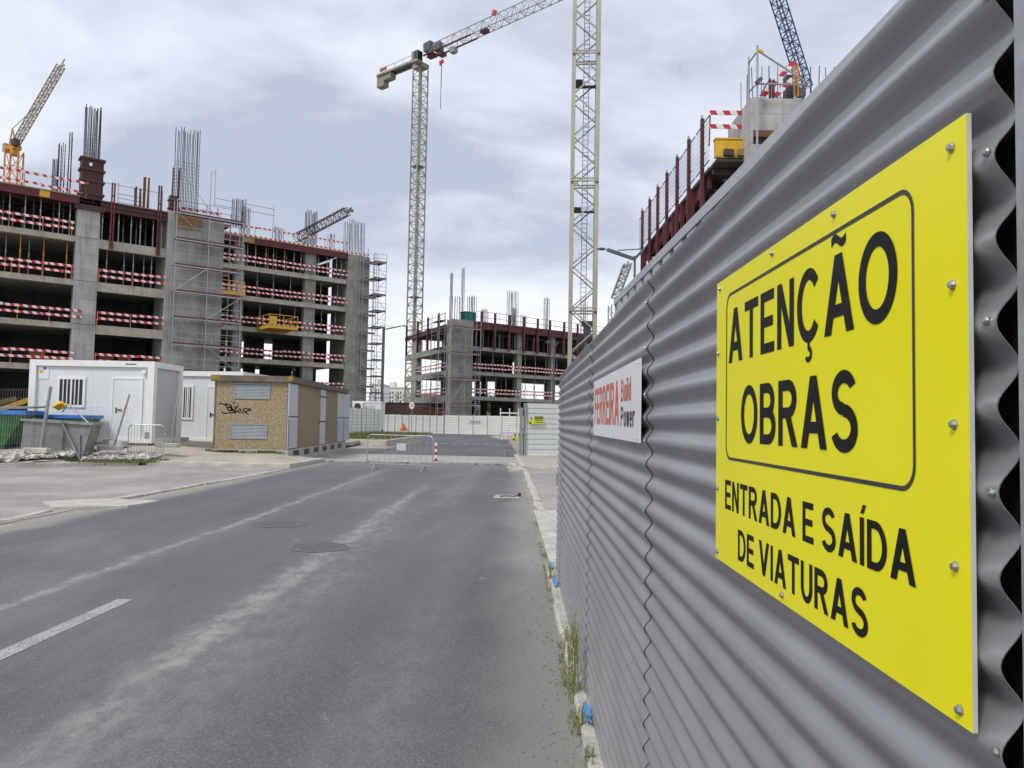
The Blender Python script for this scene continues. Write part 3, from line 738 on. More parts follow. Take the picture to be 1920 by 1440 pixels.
def prop_mesh(h, mm, name):
    m = MB(); m.box(-.09, .09, -.09, .09, 0, .02); m.tube((0, 0, .02), (0, 0, h * .58), .048, 6); m.tube((0, 0, h * .54), (0, 0, h * .62), .066, 6)
    m.tube((0, 0, h * .58), (0, 0, h - .02), .036, 6); m.box(-.09, .09, -.09, .09, h - .02, h); return m.mesh(name, mm)
ORD = 'first second third fourth fifth sixth seventh eighth ninth tenth eleventh twelfth thirteenth'.split()
def props(M, spots, z, h, label, group, mm, key):
    me = prop_mesh(h, mm, key); ang = atan2(M[1][0], M[0][0]); y0 = min(y for x, y in spots)
    front = sorted(x for x, y in spots if y < y0 + .6) if not key.endswith(('_c', '_d')) else [x for x, y in spots]
    for (x, y) in spots:
        p = M @ Vector((x, y, z)); lb = (label + ', %s from the left' % ORD[front.index(x)]) if (x in front and len(front) <= len(ORD)) else label + ', inner row'
        inst(me, 'shoring_prop', None, p, (0, 0, ang), label=lb, cat='steel prop', group=group)

def rebar(parent, x, y, z, w, d, h, nx, ny, seed, ties=True, r=.032, lean=0.0, mm=None, lap=None):
    rn = random.Random(seed); m = MB()
    for i in range(nx):
        for j in range(ny):
            if 0 < i < nx - 1 and 0 < j < ny - 1: continue
            px = x + (w * i / (nx - 1) if nx > 1 else 0); py = y + (d * j / (ny - 1) if ny > 1 else 0)
            a = rn.uniform(-.05, .05) + lean; b = rn.uniform(-.05, .05)
            m.tube((px, py, z), (px + a, py + b, z + h * rn.uniform(.93, 1)), r, 4)
            if lap: m.tube((px + .06, py, z), (px + .07, py + .02, z + lap * rn.uniform(.9, 1.05)), r, 4)
    if ties:
        zz = z + .15
        while zz < z + h * ties:
            m.bar((x, y - .02, zz), (x + w, y - .02, zz), .014)
            m.bar((x, y, zz), (x, y + d, zz), .018); m.bar((x + w, y, zz), (x + w, y + d, zz), .018); zz += .3
    return m.build('rebar_bundle', mm or rebar_m, parent)

def scaffold(label, M, xs, y0, y1, z0, z1, lift, group=None, deck_skip=(), braces=True, top=1.1, mm=None, loc=None, diag0=0):
    """tube scaffold: standards at xs (front and back row), plank decks every lift"""
    P = M @ Vector((xs[0], y0, z0)); ang = atan2(M[1][0], M[0][0]); mm = mm or galv
    t = thing('scaffold', label, 'scaffold', P, ang, group); X = [x - xs[0] for x in xs]; D = y1 - y0; H = z1 - z0
    std = MB().tube((0, 0, 0), (0, 0, H + top), .04, 6).mesh('standard', mm)
    for x in X:
        for y in (0, D): inst(std, 'standard', t, (x, y, 0))
    led = {}; n_ = int(round(H / lift))
    for k in range(n_ + 1):
        z = H * k / n_
        for (a, b) in zip(X, X[1:]):
            w = round(b - a, 3)
            if w not in led:
                led[w] = (MB().tube((0, 0, 0), (w, 0, 0), .026, 5).mesh('ledger', mm), MB().box(.03, w - .03, .06, D - .06, 0, .05).mesh('deck', deck_red),
                          MB().bar((0, -.02, .05), (w, -.02, .05), .03, .16).mesh('toe_board', deck_red), MB().tube((0, 0, 0), (w, 0, H / n_), .024, 5).mesh('brace', mm),
                          MB().bar((0, 0, -.03), (w, 0, -.03), .05, .09).mesh('deck_edge', mm))
            l, d, tb, br, de = led[w]
            if k not in deck_skip and k > 0:
                inst(d, 'deck', t, (a, 0, z)); inst(tb, 'toe_board', t, (a, 0, z)); inst(de, 'deck_edge', t, (a, -.03, z - .03))
            for hh in (.5, 1.0):
                if k < n_ or hh == .5 or top > 1: inst(l, 'ledger', t, (a, 0, z + hh))
            inst(l, 'ledger', t, (a, D, z))
        for x in X:
            if k < n_ + 1:
                m = led.setdefault('x', MB().tube((0, 0, 0), (0, D, 0), .026, 5).mesh('transom', mm)); inst(m, 'transom', t, (x, 0, z))
        if braces and k < n_:
            i = (k + diag0) % (len(X) - 1); w = round(X[i + 1] - X[i], 3); l, d, tb, br, de = led[w]
            if (k // max(1, len(X) - 1)) % 2 == 0: inst(br, 'brace', t, (X[i], -.05, z))
            else: inst(br, 'brace', t, (X[i + 1], -.05, z), (0, 0, 0), (-1, 1, 1))
    return t

def lattice(p, q, up, w, h, n, rc, rb, tri=False, m=None, taper=1.0):
    """box or triangular lattice between p and q; w across, h along up"""
    m = m or MB(); p, q, up = Vector(p), Vector(q), Vector(up); d = q - p; L_ = d.length; d.normalize()
    s = d.cross(up).normalized(); up = s.cross(d).normalized()
    def corner(k, i):
        f = 1 + (taper - 1) * i / n; c = p + d * (L_ * i / n)
        if tri: return c + (s * (-w / 2 * f), s * (w / 2 * f), up * (h * f))[k]
        return c + s * ((-w / 2, w / 2, w / 2, -w / 2)[k] * f) + up * ((-h / 2, -h / 2, h / 2, h / 2)[k] * f)
    K = 3 if tri else 4
    for k in range(K): m.tube(corner(k, 0), corner(k, n), rc, 5)
    for i in range(n):
        for k in range(K):
            l = (k + 1) % K
            if (i + k) % 2 == 0: m.tube(corner(k, i), corner(l, i + 1), rb, 4)
            else: m.tube(corner(l, i), corner(k, i + 1), rb, 4)
            m.tube(corner(k, i), corner(l, i), rb, 4)
    return m

FLOORS = ['ground', 'first', 'second', 'third', 'fourth', 'fifth', 'sixth']

# ================================================================== LEFT BUILDING, NEAR WING
lw = thing('unfinished_building', 'unfinished concrete building on the left with a broad scaffolded wall and red formwork on top', 'building', (-38.104, 55.6, 0), ANG)
ML = wm(lw)
LZ = [5.32, 8.6, 11.97, 15.36]; TOP = 18.42
X0 = -14.0; C0, C1 = 4.78, 6.38; W0, W1 = 11.35, 15.95
for z in LZ:
    MB().box(X0, W0, .0, 13, z - .34, z).build('slab', concrete, lw)
    MB().box(X0, C0 - .01, -.03, .5, z - .42, z + .01).build('edge_beam', concrete_warm, lw)
    MB().box(C1 + .01, W0 - .01, -.035, .4, z - .70, z + .01).build('edge_beam', concrete_warm, lw)
MB().box(X0, W1, 0, 13, -.2, .6).build('slab', concrete_shade, lw)
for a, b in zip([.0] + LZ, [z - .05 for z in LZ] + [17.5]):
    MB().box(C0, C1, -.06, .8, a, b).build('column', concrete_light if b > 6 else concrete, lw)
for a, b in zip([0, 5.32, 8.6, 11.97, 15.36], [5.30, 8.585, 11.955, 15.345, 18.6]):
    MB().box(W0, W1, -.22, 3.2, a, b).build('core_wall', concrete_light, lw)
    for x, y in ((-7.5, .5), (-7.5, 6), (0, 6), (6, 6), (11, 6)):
        MB().box(x, x + .6, y, y + .6, a, b - .35 if b < 18 else 17.6).build('column', concrete_shade, lw)
    MB().box(X0, W1, 6.9, 7.1, a, b - .35 if b < 18 else 18.36).build('blocking_wall', concrete_shade, lw)  # inner walls added to block daylight and darken the floors
    MB().box(W0 + .5, W0 + .7, 3.2, 6.89, a, b - .35 if b < 18 else 18.36).build('blocking_wall', concrete_shade, lw)
    MB().box(X0 + .0, X0 + .2, 0.1, 6.89, a, b - .35 if b < 18 else 18.36).build('blocking_wall', concrete_shade, lw)
# timber and steel deck for the next floor
MB().box(X0, 4.9, -.25, 13, TOP + .02, TOP + .12).build('formwork_deck', wood, lw)
MB().box(C1, W0, -.15, 13, TOP - .05, TOP + .05).build('formwork_deck', wood, lw)
MB().box(4.91, C1 - .01, .95, 13, TOP - .04, TOP + .06).build('formwork_deck', wood, lw)
MB().box(W0 + .01, W1, 3.21, 13, TOP - .04, TOP + .06).build('formwork_deck', wood, lw)
for z in LZ: MB().box(W0 + .01, W1, 3.21, 13, z - .34, z).build('slab', concrete, lw)
for a, b, m_ in ((X0, -5, dark_red), (-4.98, -.6, dark_red), (-.58, 2.2, dark_red), (2.22, 2.9, yellow_paint), (2.92, 4.88, dark_red)):
    MB().box(a, b, -.2, -.05, TOP - .52, TOP + .0).build('edge_form', m_, lw); MB().box(a, b, -.32, -.05, TOP - .56, TOP - .50).build('edge_rail', bright_red, lw)
MB().box(C1, W0, -.12, .0, TOP - .72, TOP - .07).build('edge_form', brown_form, lw)
for z in (TOP - .1, TOP - .42, TOP - .78): MB().box(C1, W0, -.22, -.12, z, z + .07).build('edge_rail', dark_red, lw)
MB().box(C0 - .2, C1 + .3, -.25, .9, 17.5, 17.9).build('column_head_form', brown_form, lw)
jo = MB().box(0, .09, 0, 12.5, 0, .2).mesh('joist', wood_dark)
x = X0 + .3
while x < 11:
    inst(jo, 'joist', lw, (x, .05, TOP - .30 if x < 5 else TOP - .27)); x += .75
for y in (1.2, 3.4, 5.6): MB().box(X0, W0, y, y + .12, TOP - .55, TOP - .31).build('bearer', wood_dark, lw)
MB().box(W0 + .6, W0 + 2.6, -.26, -.05, 17.2, 18.5).build('wood_panel', wood, lw)
# starter bars
rebar(lw, 5.15, .1, 21.6, 1.05, .5, 4.4, 8, 2, 1, .5); rebar(lw, 11.95, .1, 18.6, 1.8, .5, 7.5, 8, 2, 2, .62)
rebar(lw, 3.15, .8, 18.5, .25, .3, 2.9, 3, 2, 3, .5); rebar(lw, 3.62, 1.5, 18.5, .4, .4, 4.5, 3, 2, 4, .9); rebar(lw, 4.22, 1.2, 18.5, .2, .2, 5.3, 2, 2, 5, .9, r=.04)
rebar(lw, 9.75, .9, 18.5, .3, .3, 2.9, 2, 2, 6, .0, r=.07, mm=rust); rebar(lw, 9.2, 1.3, 18.5, .35, .3, 2.0, 2, 2, 7, 0, r=.07, mm=rust)
rebar(lw, 16.9, .6, 18.3, 1.1, .4, 2.7, 6, 2, 8, 0); rebar(lw, 11.75, .3, 18.6, .5, .3, 4.0, 2, 2, 9, .8, r=.05, mm=rust)
# column formwork box
t = thing('column_formwork', 'tall brown steel column formwork box with rebar rising out of it', 'formwork', ML @ Vector((4.93, -.12, 18.4)), ANG)
MB().box(0, 1.55, 0, .85, 0, 3.3).build('panel', brown_form, t)
for z in (.35, 1.35, 2.25, 3.1): MB().box(-.12, 1.67, -.1, .95, z, z + .16).build('waler', brown_form, t)
rb = MB().box(-.03, .03, -.06, 0, 0, 3.28).mesh('rib', dark_red)
for x in (.05, .4, .78, 1.15, 1.5): inst(rb, 'rib', t, (x, 0, 0))
MB().box(.52, .72, -.075, -.06, 2.6, 2.85).build('plate', sign_white, t)
t = thing('column_formwork', 'short brown column formwork beside the tall rebar on the scaffolded wall', 'formwork', ML @ Vector((11.5, -.1, 18.62)), ANG)
MB().box(0, .7, 0, .6, 0, 1.3).build('panel', brown_form, t)
for z in (.2, .9): MB().box(-.08, .78, -.08, .68, z, z + .12).build('waler', rust, t)
# red soldiers standing against the right bay
for i, (x, nm) in enumerate(((7.22, 'left'), (10.68, 'right'))):
    t = thing('formwork_soldier', ('tall dark red steel upright on the bay beside the grey pillar', 'tall dark red steel upright next to the scaffolded wall')[i], 'formwork upright', ML @ Vector((x, -.25, 14.7)), ANG)
    for dx in (-.09, .09): MB().box(dx - .05, dx + .05, 0, .16, 0, 5.3 + i * .5).build('channel', bright_red if i == 0 else dark_red, t)
    for z in (.3, 1.5, 2.8, 4.2): MB().box(-.14, .14, -.02, .0, z, z + .1).build('plate', dark_red, t)
# props under the deck and on the floors
rn = random.Random(17)
props(ML, [(x + rn.uniform(-.2, .2), y) for y in (.35, 2.6, 5) for x in (-3.1, -1.4, .25, 1.5, 2.3, 3.55, 4.3) if not (y > 3 and x > 2)] , LZ[3] + .01, TOP - .34 - LZ[3], 'grey prop under the red edged deck left of the pillar', 'props under the top deck, left bay', galv, 'prop_tall_l')
props(ML, [(x + rn.uniform(-.15, .15), y) for y in (.3, 2.7) for x in (6.75, 7.7, 8.6, 9.5, 10.3, 11.0)], LZ[3] + .01, TOP - .30 - LZ[3], 'grey prop under the deck between pillar and scaffolded wall', 'props under the top deck, bay beside the scaffold', galv, 'prop_tall_r')
props(ML, [(x + rn.uniform(-.2, .2), y) for x, y in ((1.4, .4), (2.6, .7), (4.3, .5))], LZ[2] + .01, LZ[3] - .35 - LZ[2], 'orange prop left of the pillar', 'orange props left of the pillar', orange_paint, 'prop_orange')
props(ML, [(7.1, .6), (8.4, .8), (9.0, .4), (9.9, .9), (10.4, .5), (1.9, 1.4), (.4, 1.2)], LZ[2] + .01, LZ[3] - .35 - LZ[2], 'slim prop on the near wing third floor', 'props on the third open floor of the near wing', galv_dull, 'prop_mid')
# guard rails floor by floor
for i, z in enumerate(LZ):
    fl = ('lowest visible floor', 'second visible floor', 'third visible floor', 'floor under the red deck')[i]
    rail('red and white boards along the %s, left of the grey pillar' % fl, ML, -9.0, C0 + (.1, .5, -.2, -.3)[i], -.05, z, 'guard boards on the near wing', 'orange', 40 + i)
    if i < 3: rail('red and white boards along the %s, between pillar and scaffold' % fl, ML, C1 + .1, W0 - .05, -.05, z, 'guard boards on the near wing', 'orange', 50 + i)
rail('red and white boards along the top deck edge left of the brown formwork box', ML, -9.0, 5.3, -.15, TOP + .1, 'guard boards on the near wing', 'grey', 60, boards=(1.05, .3))
rail('short run of red and white boards on top of the scaffolded wall', ML, 12.6, 15.6, .6, 18.6, 'guard boards on the near wing', 'red', 61, boards=(.55,))
# light guard fence of tubes behind the deck
t = thing('edge_guard', 'thin grey tube guard on the deck between formwork box and rebar', 'guard rail', ML @ Vector((6.7, 1.6, TOP + .05)), ANG)
for z in (.5, .85, 1.2, 1.9): MB().tube((0 if z == 1.9 else 1.2, 0, z), (4.6 if z == 1.9 else 3.2, 0, z), .025, 5).build('tube', galv_dull, t)
for x in (0, 1.2, 3.2, 4.6): MB().tube((x, 0, 0), (x, 0, 2.1), .028, 5).build('upright', galv_dull, t)
# pallets of brick standing on the floors
rn = random.Random(9)
for i, (x, y, z, lb) in enumerate(((2.2, 1.0, LZ[0], 'shrink wrapped brick pallet left of the pillar on the lowest floor'), (7.0, 1.4, LZ[0], 'low brick pallet just right of the pillar on the lowest floor'),
                                 (8.4, 1.6, LZ[0], 'brick pallet in the middle of the bay behind the white cabin'), (10.3, 1.3, LZ[0], 'brick pallet beside the scaffolded wall on the lowest floor'))):
    t = thing('brick_pallet', lb, 'pallet', ML @ Vector((x, y, z)), ANG + rn.uniform(-.1, .1), 'brick pallets on the lowest floor')
    MB().box(0, 1.1, 0, 1, 0, .12).build('base', wood_dark, t)
    for k in range(4): MB().box(.03 + rn.uniform(-.02, .02), 1.06, .02, .97, .125 + k * .25, .365 + k * .25).build('brick_layer', brick_red, t)
# material heap under the slab at far left
for i, (x, z, l, m_, a, lb) in enumerate(((-1.6, .7, 5.2, yellow_paint, .42, 'long yellow formwork beam leaning under the lowest slab'), (-1.0, .65, 3.2, bright_red, .12, 'red steel beam lying under the lowest slab'), (-2.6, 1.1, 4.5, wood, .33, 'pale timber beam leaning beside the yellow one'))):
    o = MB().box(0, l, 0, .3, 0, .35).build('beam', m_, label=lb, cat='beam'); p = ML @ Vector((x, .9 + i * .45, z)); o.location = p; o.rotation_euler = (0, -a, ANG)
# scaffold in front of the wide wall
scaffold('tall tube scaffold with red decks in front of the wide concrete wall', ML, [11.75, 14.35, 17.2], -1.35, -.45, 1.0, 18.3, 2.16, diag0=1)
scaffold('narrow scaffold tower at the right flank of the wide wall', ML, [15.7, 16.6], .2, 2.6, 1.0, 18.2, 2.15, braces=False, deck_skip=(1, 3, 5, 7))
t = thing('scaffold_extension', 'grey diagonal tubes of the raised scaffold frame above the wide wall', 'scaffold', ML @ Vector((11.75, -1.3, 19.3)), ANG)
MB().tube((0, 0, 2.6), (3.0, 0, -.8), .03, 5).build('brace', galv, t); MB().tube((2.6, 0, 0), (2.6, 0, 3.0), .035, 5).build('standard', galv, t)
MB().tube((2.95, 0, .0), (2.95, 0, 3.2), .035, 5).build('standard', galv, t); MB().tube((2.6, 0, 2.6), (2.95, 0, 3.0), .025, 5).build('tie', galv, t)
for z in (.2, .75): MB().tube((2.95, .1, z), (8.2, .1, z), .028, 5).build('ledger', galv, t)
for x in (5.5, 8.1): MB().tube((x, .1, -1), (x, .1, 1.2), .03, 5).build('upright', galv, t)
# yellow crane platforms standing out of the floors
def load_platform(label, M, x, y, z, w, d, ang=0):
    t = thing('loading_platform', label, 'platform', M @ Vector((x, y, z)), atan2(M[1][0], M[0][0]) + ang)
    MB().box(0, w, -d, 1.0, -.05, .0).build('deck', wood, t); MB().box(0, w, -d, -d + .12, -.35, .02).build('edge_beam', yellow_paint, t)
    for x_ in (0, w - .12): MB().box(x_, x_ + .12, -d + .12, 1.5, -.35, .02).build('side_beam', yellow_paint, t)
    MB().box(.12, w - .12, -d + .12, 1.4, -.3, -.06).build('soffit', orange_paint, t)
    for x_ in (0.04, w / 2, w - .06): MB().tube((x_, -d + .05, 0), (x_, -d + .05, 1.15), .035, 5).build('post', yellow_paint, t)
    for x_ in (0.04, w - .06):
        for y_ in (-d / 2, 0): MB().tube((x_, y_, 0), (x_, y_, 1.15), .035, 5).build('post', yellow_paint, t)
    for z_ in (.55, 1.12):
        MB().tube((.04, -d + .05, z_), (w - .06, -d + .05, z_), .032, 5).build('rail', yellow_paint, t)
        for x_ in (.04, w - .06): MB().tube((x_, -d + .05, z_), (x_, 0, z_), .032, 5).build('rail', yellow_paint, t)
    MB().box(.1, .9, -d + .02, -d + .05, .1, .95).build('side_panel', yellow_paint, t)
    return t

# ================================================================== LEFT BUILDING, FAR WING
rw = thing('unfinished_building', 'far wing of the left building with six open floors and a bare concrete end tower', 'building', (-30.585, 83.5, 0), ANG)
MR = wm(rw)
RZ = [4.8, 8.1, 11.55, 14.95, 18.28]; RT = 21.45; RX0, RX1 = -7.5, 12.6
for z in RZ:
    MB().box(RX0, RX1, 0, 14, z - .34, z).build('slab', concrete, rw)
    MB().box(RX0, RX1, -.04, .4, z - .52, z + .01).build('edge_beam', concrete_warm, rw)
MB().box(RX0, RX1, 0, 14, -.2, .5).build('slab', concrete_shade, rw)
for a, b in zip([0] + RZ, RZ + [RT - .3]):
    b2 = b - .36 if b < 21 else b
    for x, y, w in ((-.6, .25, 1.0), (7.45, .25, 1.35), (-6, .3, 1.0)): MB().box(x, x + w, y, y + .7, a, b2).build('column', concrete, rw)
    for x, y in ((3, 6.5), (9.6, 6.5), (3, 12.5), (9, 12.8), (11.8, 13)): MB().box(x, x + .6, y, y + .6, a, b2).build('column', concrete_shade, rw)
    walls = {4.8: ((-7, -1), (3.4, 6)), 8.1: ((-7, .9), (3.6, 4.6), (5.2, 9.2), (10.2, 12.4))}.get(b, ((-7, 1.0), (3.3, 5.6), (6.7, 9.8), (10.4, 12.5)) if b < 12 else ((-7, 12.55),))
    for (p, q) in walls: MB().box(p, q, 7.4, 7.65, a, b2).build('blocking_wall', concrete_shade, rw)  # walls added to keep these floors dark, open where sky shows
    if b in (4.8, 8.1): MB().box(5.6, 6.8, 7.2, 7.39, a, b2 - 1.2).build('blocking_wall', brick_red, rw)
    if b > 8.2: MB().box(12.45, 12.62, 5.0, 7.39, a, b2).build('blocking_wall', concrete_shade, rw)  # side wall added to shut out light past the end
# end tower, rounded at the street corner
pr = [(12.65, -.2)] + [(15.2 + .55 * sin(a), .35 - .55 * cos(a)) for a in (0, .4, .8, 1.2, 1.57)] + [(15.75, 4.2), (12.65, 4.2)]
for a, b in zip([0] + RZ, [z - .012 for z in RZ] + [21.4]): MB().prism(pr, a, b).build('end_wall', concrete, rw)
MB().box(RX0, RX1, -.2, 14, RT, RT + .1).build('formwork_deck', wood, rw)
for i, (a, b) in enumerate(((RX0, .0), (.02, 1.3), (1.32, 5.4), (5.42, 6.6), (6.62, 9.2), (9.22, 10.6), (10.62, 12.55))):
    MB().box(a, b, -.16, 0, RT - .62, RT - .02).build('edge_form', wood if i == 1 else dark_red, rw)
    MB().box(a, b, -.26, -.05, RT - .68, RT - .6).build('edge_rail', bright_red, rw)
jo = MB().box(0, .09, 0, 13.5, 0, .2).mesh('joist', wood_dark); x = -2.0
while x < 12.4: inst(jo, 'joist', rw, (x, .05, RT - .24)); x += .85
rn = random.Random(23)
for args in ((-.1, .2, 21.4, .9, .5, 3.6, 6, 2, 11, .3), (4.5, 2.5, 21.5, 1.1, .5, 2.4, 7, 2, 12, .4), (7.5, .3, 21.5, 1.3, .6, 4.5, 8, 2, 13, .5), (12.95, .2, 21.35, 2.0, 1.6, 4.5, 11, 3, 14, .55), (11.2, 2.0, 21.5, .6, .4, 2.6, 4, 2, 15, 0), (8.9, 5.0, 21.5, .6, .4, 1.9, 4, 2, 16, 0)):
    rebar(rw, *args)
props(MR, [(x + rn.uniform(-.2, .2), y) for y in (.5, 2.8) for x in (.6, 1.5, 2.7, 3.9, 5.0, 6.2, 7.0, 9.3, 10.4, 11.5, 12.2)], RZ[4] + .01, RT - .26 - RZ[4], 'grey steel prop under the top deck of the far wing', 'props under the far wing deck', galv, 'prop_far_top')
props(MR, [(x + rn.uniform(-.3, .3), .6) for x in (1.9, 3.8, 5.6, 9.7, 11.6)], RZ[3] + .01, RZ[4] - .36 - RZ[3], 'slim prop one floor under the far wing deck', 'props on the fourth floor of the far wing', galv_dull, 'prop_far_a')
props(MR, [(x + rn.uniform(-.3, .3), .6) for x in (2.5, 4.7, 6.4, 9.9, 11.8)], RZ[2] + .01, RZ[3] - .36 - RZ[2], 'slim prop on the far wing floor with the platform', 'props on the third floor of the far wing', galv_dull, 'prop_far_b')
for i, z in enumerate(RZ):
    fl = ('lowest floor', 'second floor from below', 'floor below the yellow platform', 'floor above the yellow platform', 'floor under the red deck')[i]
    rail('red and white boards along the %s of the far wing' % fl, MR, -4.0 if i != 2 else -4.0, 12.5, -.06, z, 'guard boards on the far wing', 'red' if i != 3 else 'grey', 70 + i, step=1.5)
rail('red and white boards along the top deck of the far wing', MR, -4.2, 12.4, -.12, RT + .1, 'guard boards on the far wing', 'grey', 79, boards=(1.1, .1), step=2.6)
rail('red and white boards bridging from the far wing deck to the end tower', MR, 12.4, 15.3, -.1, 21.4, 'guard boards on the far wing', 'red', 80, boards=(.2,))
rail('inner red and white boards seen edge on at the far wing lowest open floor', MR, 1, 12, 7.5, RZ[1], 'guard boards on the far wing', 'red', 81, step=1.4)
load_platform('yellow loading platform jutting from the middle floor of the far wing', MR, 1.9, -.1, RZ[2] + .05, 3.3, 3.5)
load_platform('yellow loading platform half hidden behind the scaffold of the wide wall', MR, -3.4, -.1, RZ[3] + .05, 3.3, 1.6)
scaffold('slender scaffold on the street face of the concrete end tower', MR, [14.2, 16.0], -1.1, -.3, 1.2, 20.6, 2.15, braces=False, mm=galv_dull)
scaffold('tall stair scaffold standing past the right flank of the end tower', MR, [16.6, 18.3], .6, 2.6, .8, 21.2, 1.95, mm=galv_dull)

# ================================================================== MIDDLE BUILDING
mbd = thing('unfinished_building', 'unfinished concrete building at the end of the road with dark red formwork on top', 'building', (-8.732, 99.0, 0), ANG)
MM = wm(mbd)
MZ = [4.88, 8.2, 11.48]; MT = 14.6; Dx, Dy = .2487, .968
def lf(s, off=0): return (Dx * s - off * Dy, Dy * s + off * Dx)      # along the left face, off = outwards
foot = [(0, 0), (34, 0), (34, 14), (14 + Dx * 16, 14), (Dx * 21 + 9, Dy * 21), (Dx * 21, Dy * 21)]
for z in MZ:
    MB().prism(foot, z - .32, z).build('slab', concrete, mbd)
    MB().box(3.3, 34, -.04, .35, z - .46, z + .01).build('edge_beam', concrete, mbd)
    m = MB(); a, b = lf(1.2, .04), lf(21, .04); c, d = lf(21, -.35), lf(1.2, -.35); m.prism([a, d, c, b], z - .80, z + .012); m.build('edge_beam', concrete, mbd)
MB().prism(foot, -.2, .3).build('slab', concrete_shade, mbd)
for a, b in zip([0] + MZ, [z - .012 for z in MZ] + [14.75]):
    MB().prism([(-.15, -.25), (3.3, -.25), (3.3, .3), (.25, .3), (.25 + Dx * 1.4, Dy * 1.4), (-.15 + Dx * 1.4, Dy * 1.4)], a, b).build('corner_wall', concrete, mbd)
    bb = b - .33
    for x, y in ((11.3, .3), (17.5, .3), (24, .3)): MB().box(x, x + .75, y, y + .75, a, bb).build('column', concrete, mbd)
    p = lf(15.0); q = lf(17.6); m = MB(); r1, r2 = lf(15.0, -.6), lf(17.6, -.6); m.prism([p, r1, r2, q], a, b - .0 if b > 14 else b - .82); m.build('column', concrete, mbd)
    for x, y in ((5, 7), (11, 7.5), (17, 7.5), (23, 7.5), (8, 13.2), (15, 13.2), (22, 13.2)): MB().box(x, x + .6, y, y + .6, a, bb).build('column', concrete_shade, mbd)
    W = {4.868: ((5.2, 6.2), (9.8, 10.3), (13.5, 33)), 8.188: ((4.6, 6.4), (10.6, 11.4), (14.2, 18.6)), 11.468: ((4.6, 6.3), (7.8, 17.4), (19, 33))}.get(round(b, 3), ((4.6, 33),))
    for (p, q) in W: MB().box(p, q, 9.0, 9.2, a, bb).build('blocking_wall', concrete_shade, mbd)  # added inner walls darken the floors, split where daylight comes through
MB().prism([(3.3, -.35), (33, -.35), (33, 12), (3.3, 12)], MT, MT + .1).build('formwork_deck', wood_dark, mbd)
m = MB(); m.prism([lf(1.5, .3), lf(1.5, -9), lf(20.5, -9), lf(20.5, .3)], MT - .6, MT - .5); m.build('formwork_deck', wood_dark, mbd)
k = 0
for a in range(4, 33, 3):
    MB().box(a - .7, a + 2.28, -.3, -.18, MT - .75, MT + .25).build('edge_form', dark_red, mbd)
for s in (1.5, 5.2, 9, 12.8, 16.6):
    m = MB(); m.prism([lf(s, .3), lf(s, .15), lf(s + 3.7, .15), lf(s + 3.7, .3)], MT - 1.0, MT - .35); m.build('edge_form', brown_form if s > 5 else dark_red, mbd)
# red soldiers, one thing each
sol = thing('formwork_soldier', 'dark red upright on the right face of the end of road building', 'formwork upright', MM @ Vector((4.5, -.5, 11.2)), ANG, 'red uprights on the right face')
MB().box(-.14, .14, 0, .2, 0, 4.95).build('channel', dark_red, sol)
sol['label'] = 'dark red upright next to the corner wall, right face'
for i, x in enumerate((6.75, 9.2, 11.85, 14.3, 16.6, 19.3, 22)): copy_tree(sol, MM @ Vector((x, -.5, 11.2)), label='%s red upright right of the corner wall' % ORD[i + 1])
sol = thing('formwork_soldier', 'dark red upright on the left face of the end of road building', 'formwork upright', MM @ Vector((*lf(3.5, .5), 11.3)), ANG, 'red uprights on the left face')
MB().box(-.12, .12, 0, .2, 0, 4.6).build('channel', dark_red, sol)
sol['label'] = 'dark red upright next to the corner wall, left face'
for i, s in enumerate((8.2, 13, 18.6)): copy_tree(sol, MM @ Vector((*lf(s, .5), 11.3)), label='%s red upright left of the corner wall' % ORD[i + 1])
# thin top guard
t = thing('edge_guard', 'thin dark mesh guard frames along the top of the end of road building', 'guard rail', MM @ Vector((3.4, -.5, MT)), ANG)
for z in (1.55, .8): MB().tube((0, 0, z), (26, 0, z), .03, 4).build('tube', lamp_steel, t)
for x in range(0, 27, 2): MB().tube((x + .1, 0, -.2), (x + .1, 0, 1.55), .025, 4).build('upright', lamp_steel, t)
t = thing('edge_guard', 'thin guard frames on the left face top of the end of road building', 'guard rail', MM @ Vector((*lf(1.5, .4), MT - .5)), ANG)
for z in (1.5, .8): MB().tube((0, 0, z), (Dx * 18.5, Dy * 18.5, z), .03, 4).build('tube', lamp_steel, t)
for s in range(0, 19, 3): MB().tube((Dx * s, Dy * s, -.2), (Dx * s, Dy * s, 1.5), .025, 4).build('upright', lamp_steel, t)
for args in ((.2, .6, 14.7, .25, .25, 6.6, 2, 2, 31, .9), (2.3, 1.0, 14.7, .3, .3, 7.4, 2, 2, 32, .9), (.2, .2, 14.7, 1.5, .6, 3.2, 5, 2, 33, 0), (4.2, 2, 14.7, 1.1, .5, 4.0, 5, 2, 34, 0), (9.9, .5, 14.7, 1.5, .6, 5.2, 7, 2, 35, .2), (11.4, 1.5, 14.7, .8, .5, 3.0, 4, 2, 36, 0), (16.6, .6, 14.7, .65, .4, 5.0, 4, 2, 37, 0), (13.6, 2, 14.7, .7, .5, 2.3, 4, 2, 38, 0), (24, .4, 14.7, .7, .5, 5.4, 3, 2, 39, 0), (7.2, 3, 14.7, .8, .5, 2.6, 4, 2, 41, 0)):
    rebar(mbd, *args, r=.035)
t = thing('tarp_crate', 'teal tarpaulin covered crate on the roof corner by the red uprights', 'crate', MM @ Vector((2.7, .8, 14.75)), ANG)
MB().box(0, 1.7, 0, 1.2, 0, 1.3).build('body', teal, t); MB().box(-.05, 1.75, -.05, 1.25, 1.3, 1.42).build('lid', teal, t)
for x in (.3, 1.3): MB().box(x, x + .06, -.03, 1.23, 0, 1.3).build('strap', dark_steel, t)
rn = random.Random(29)
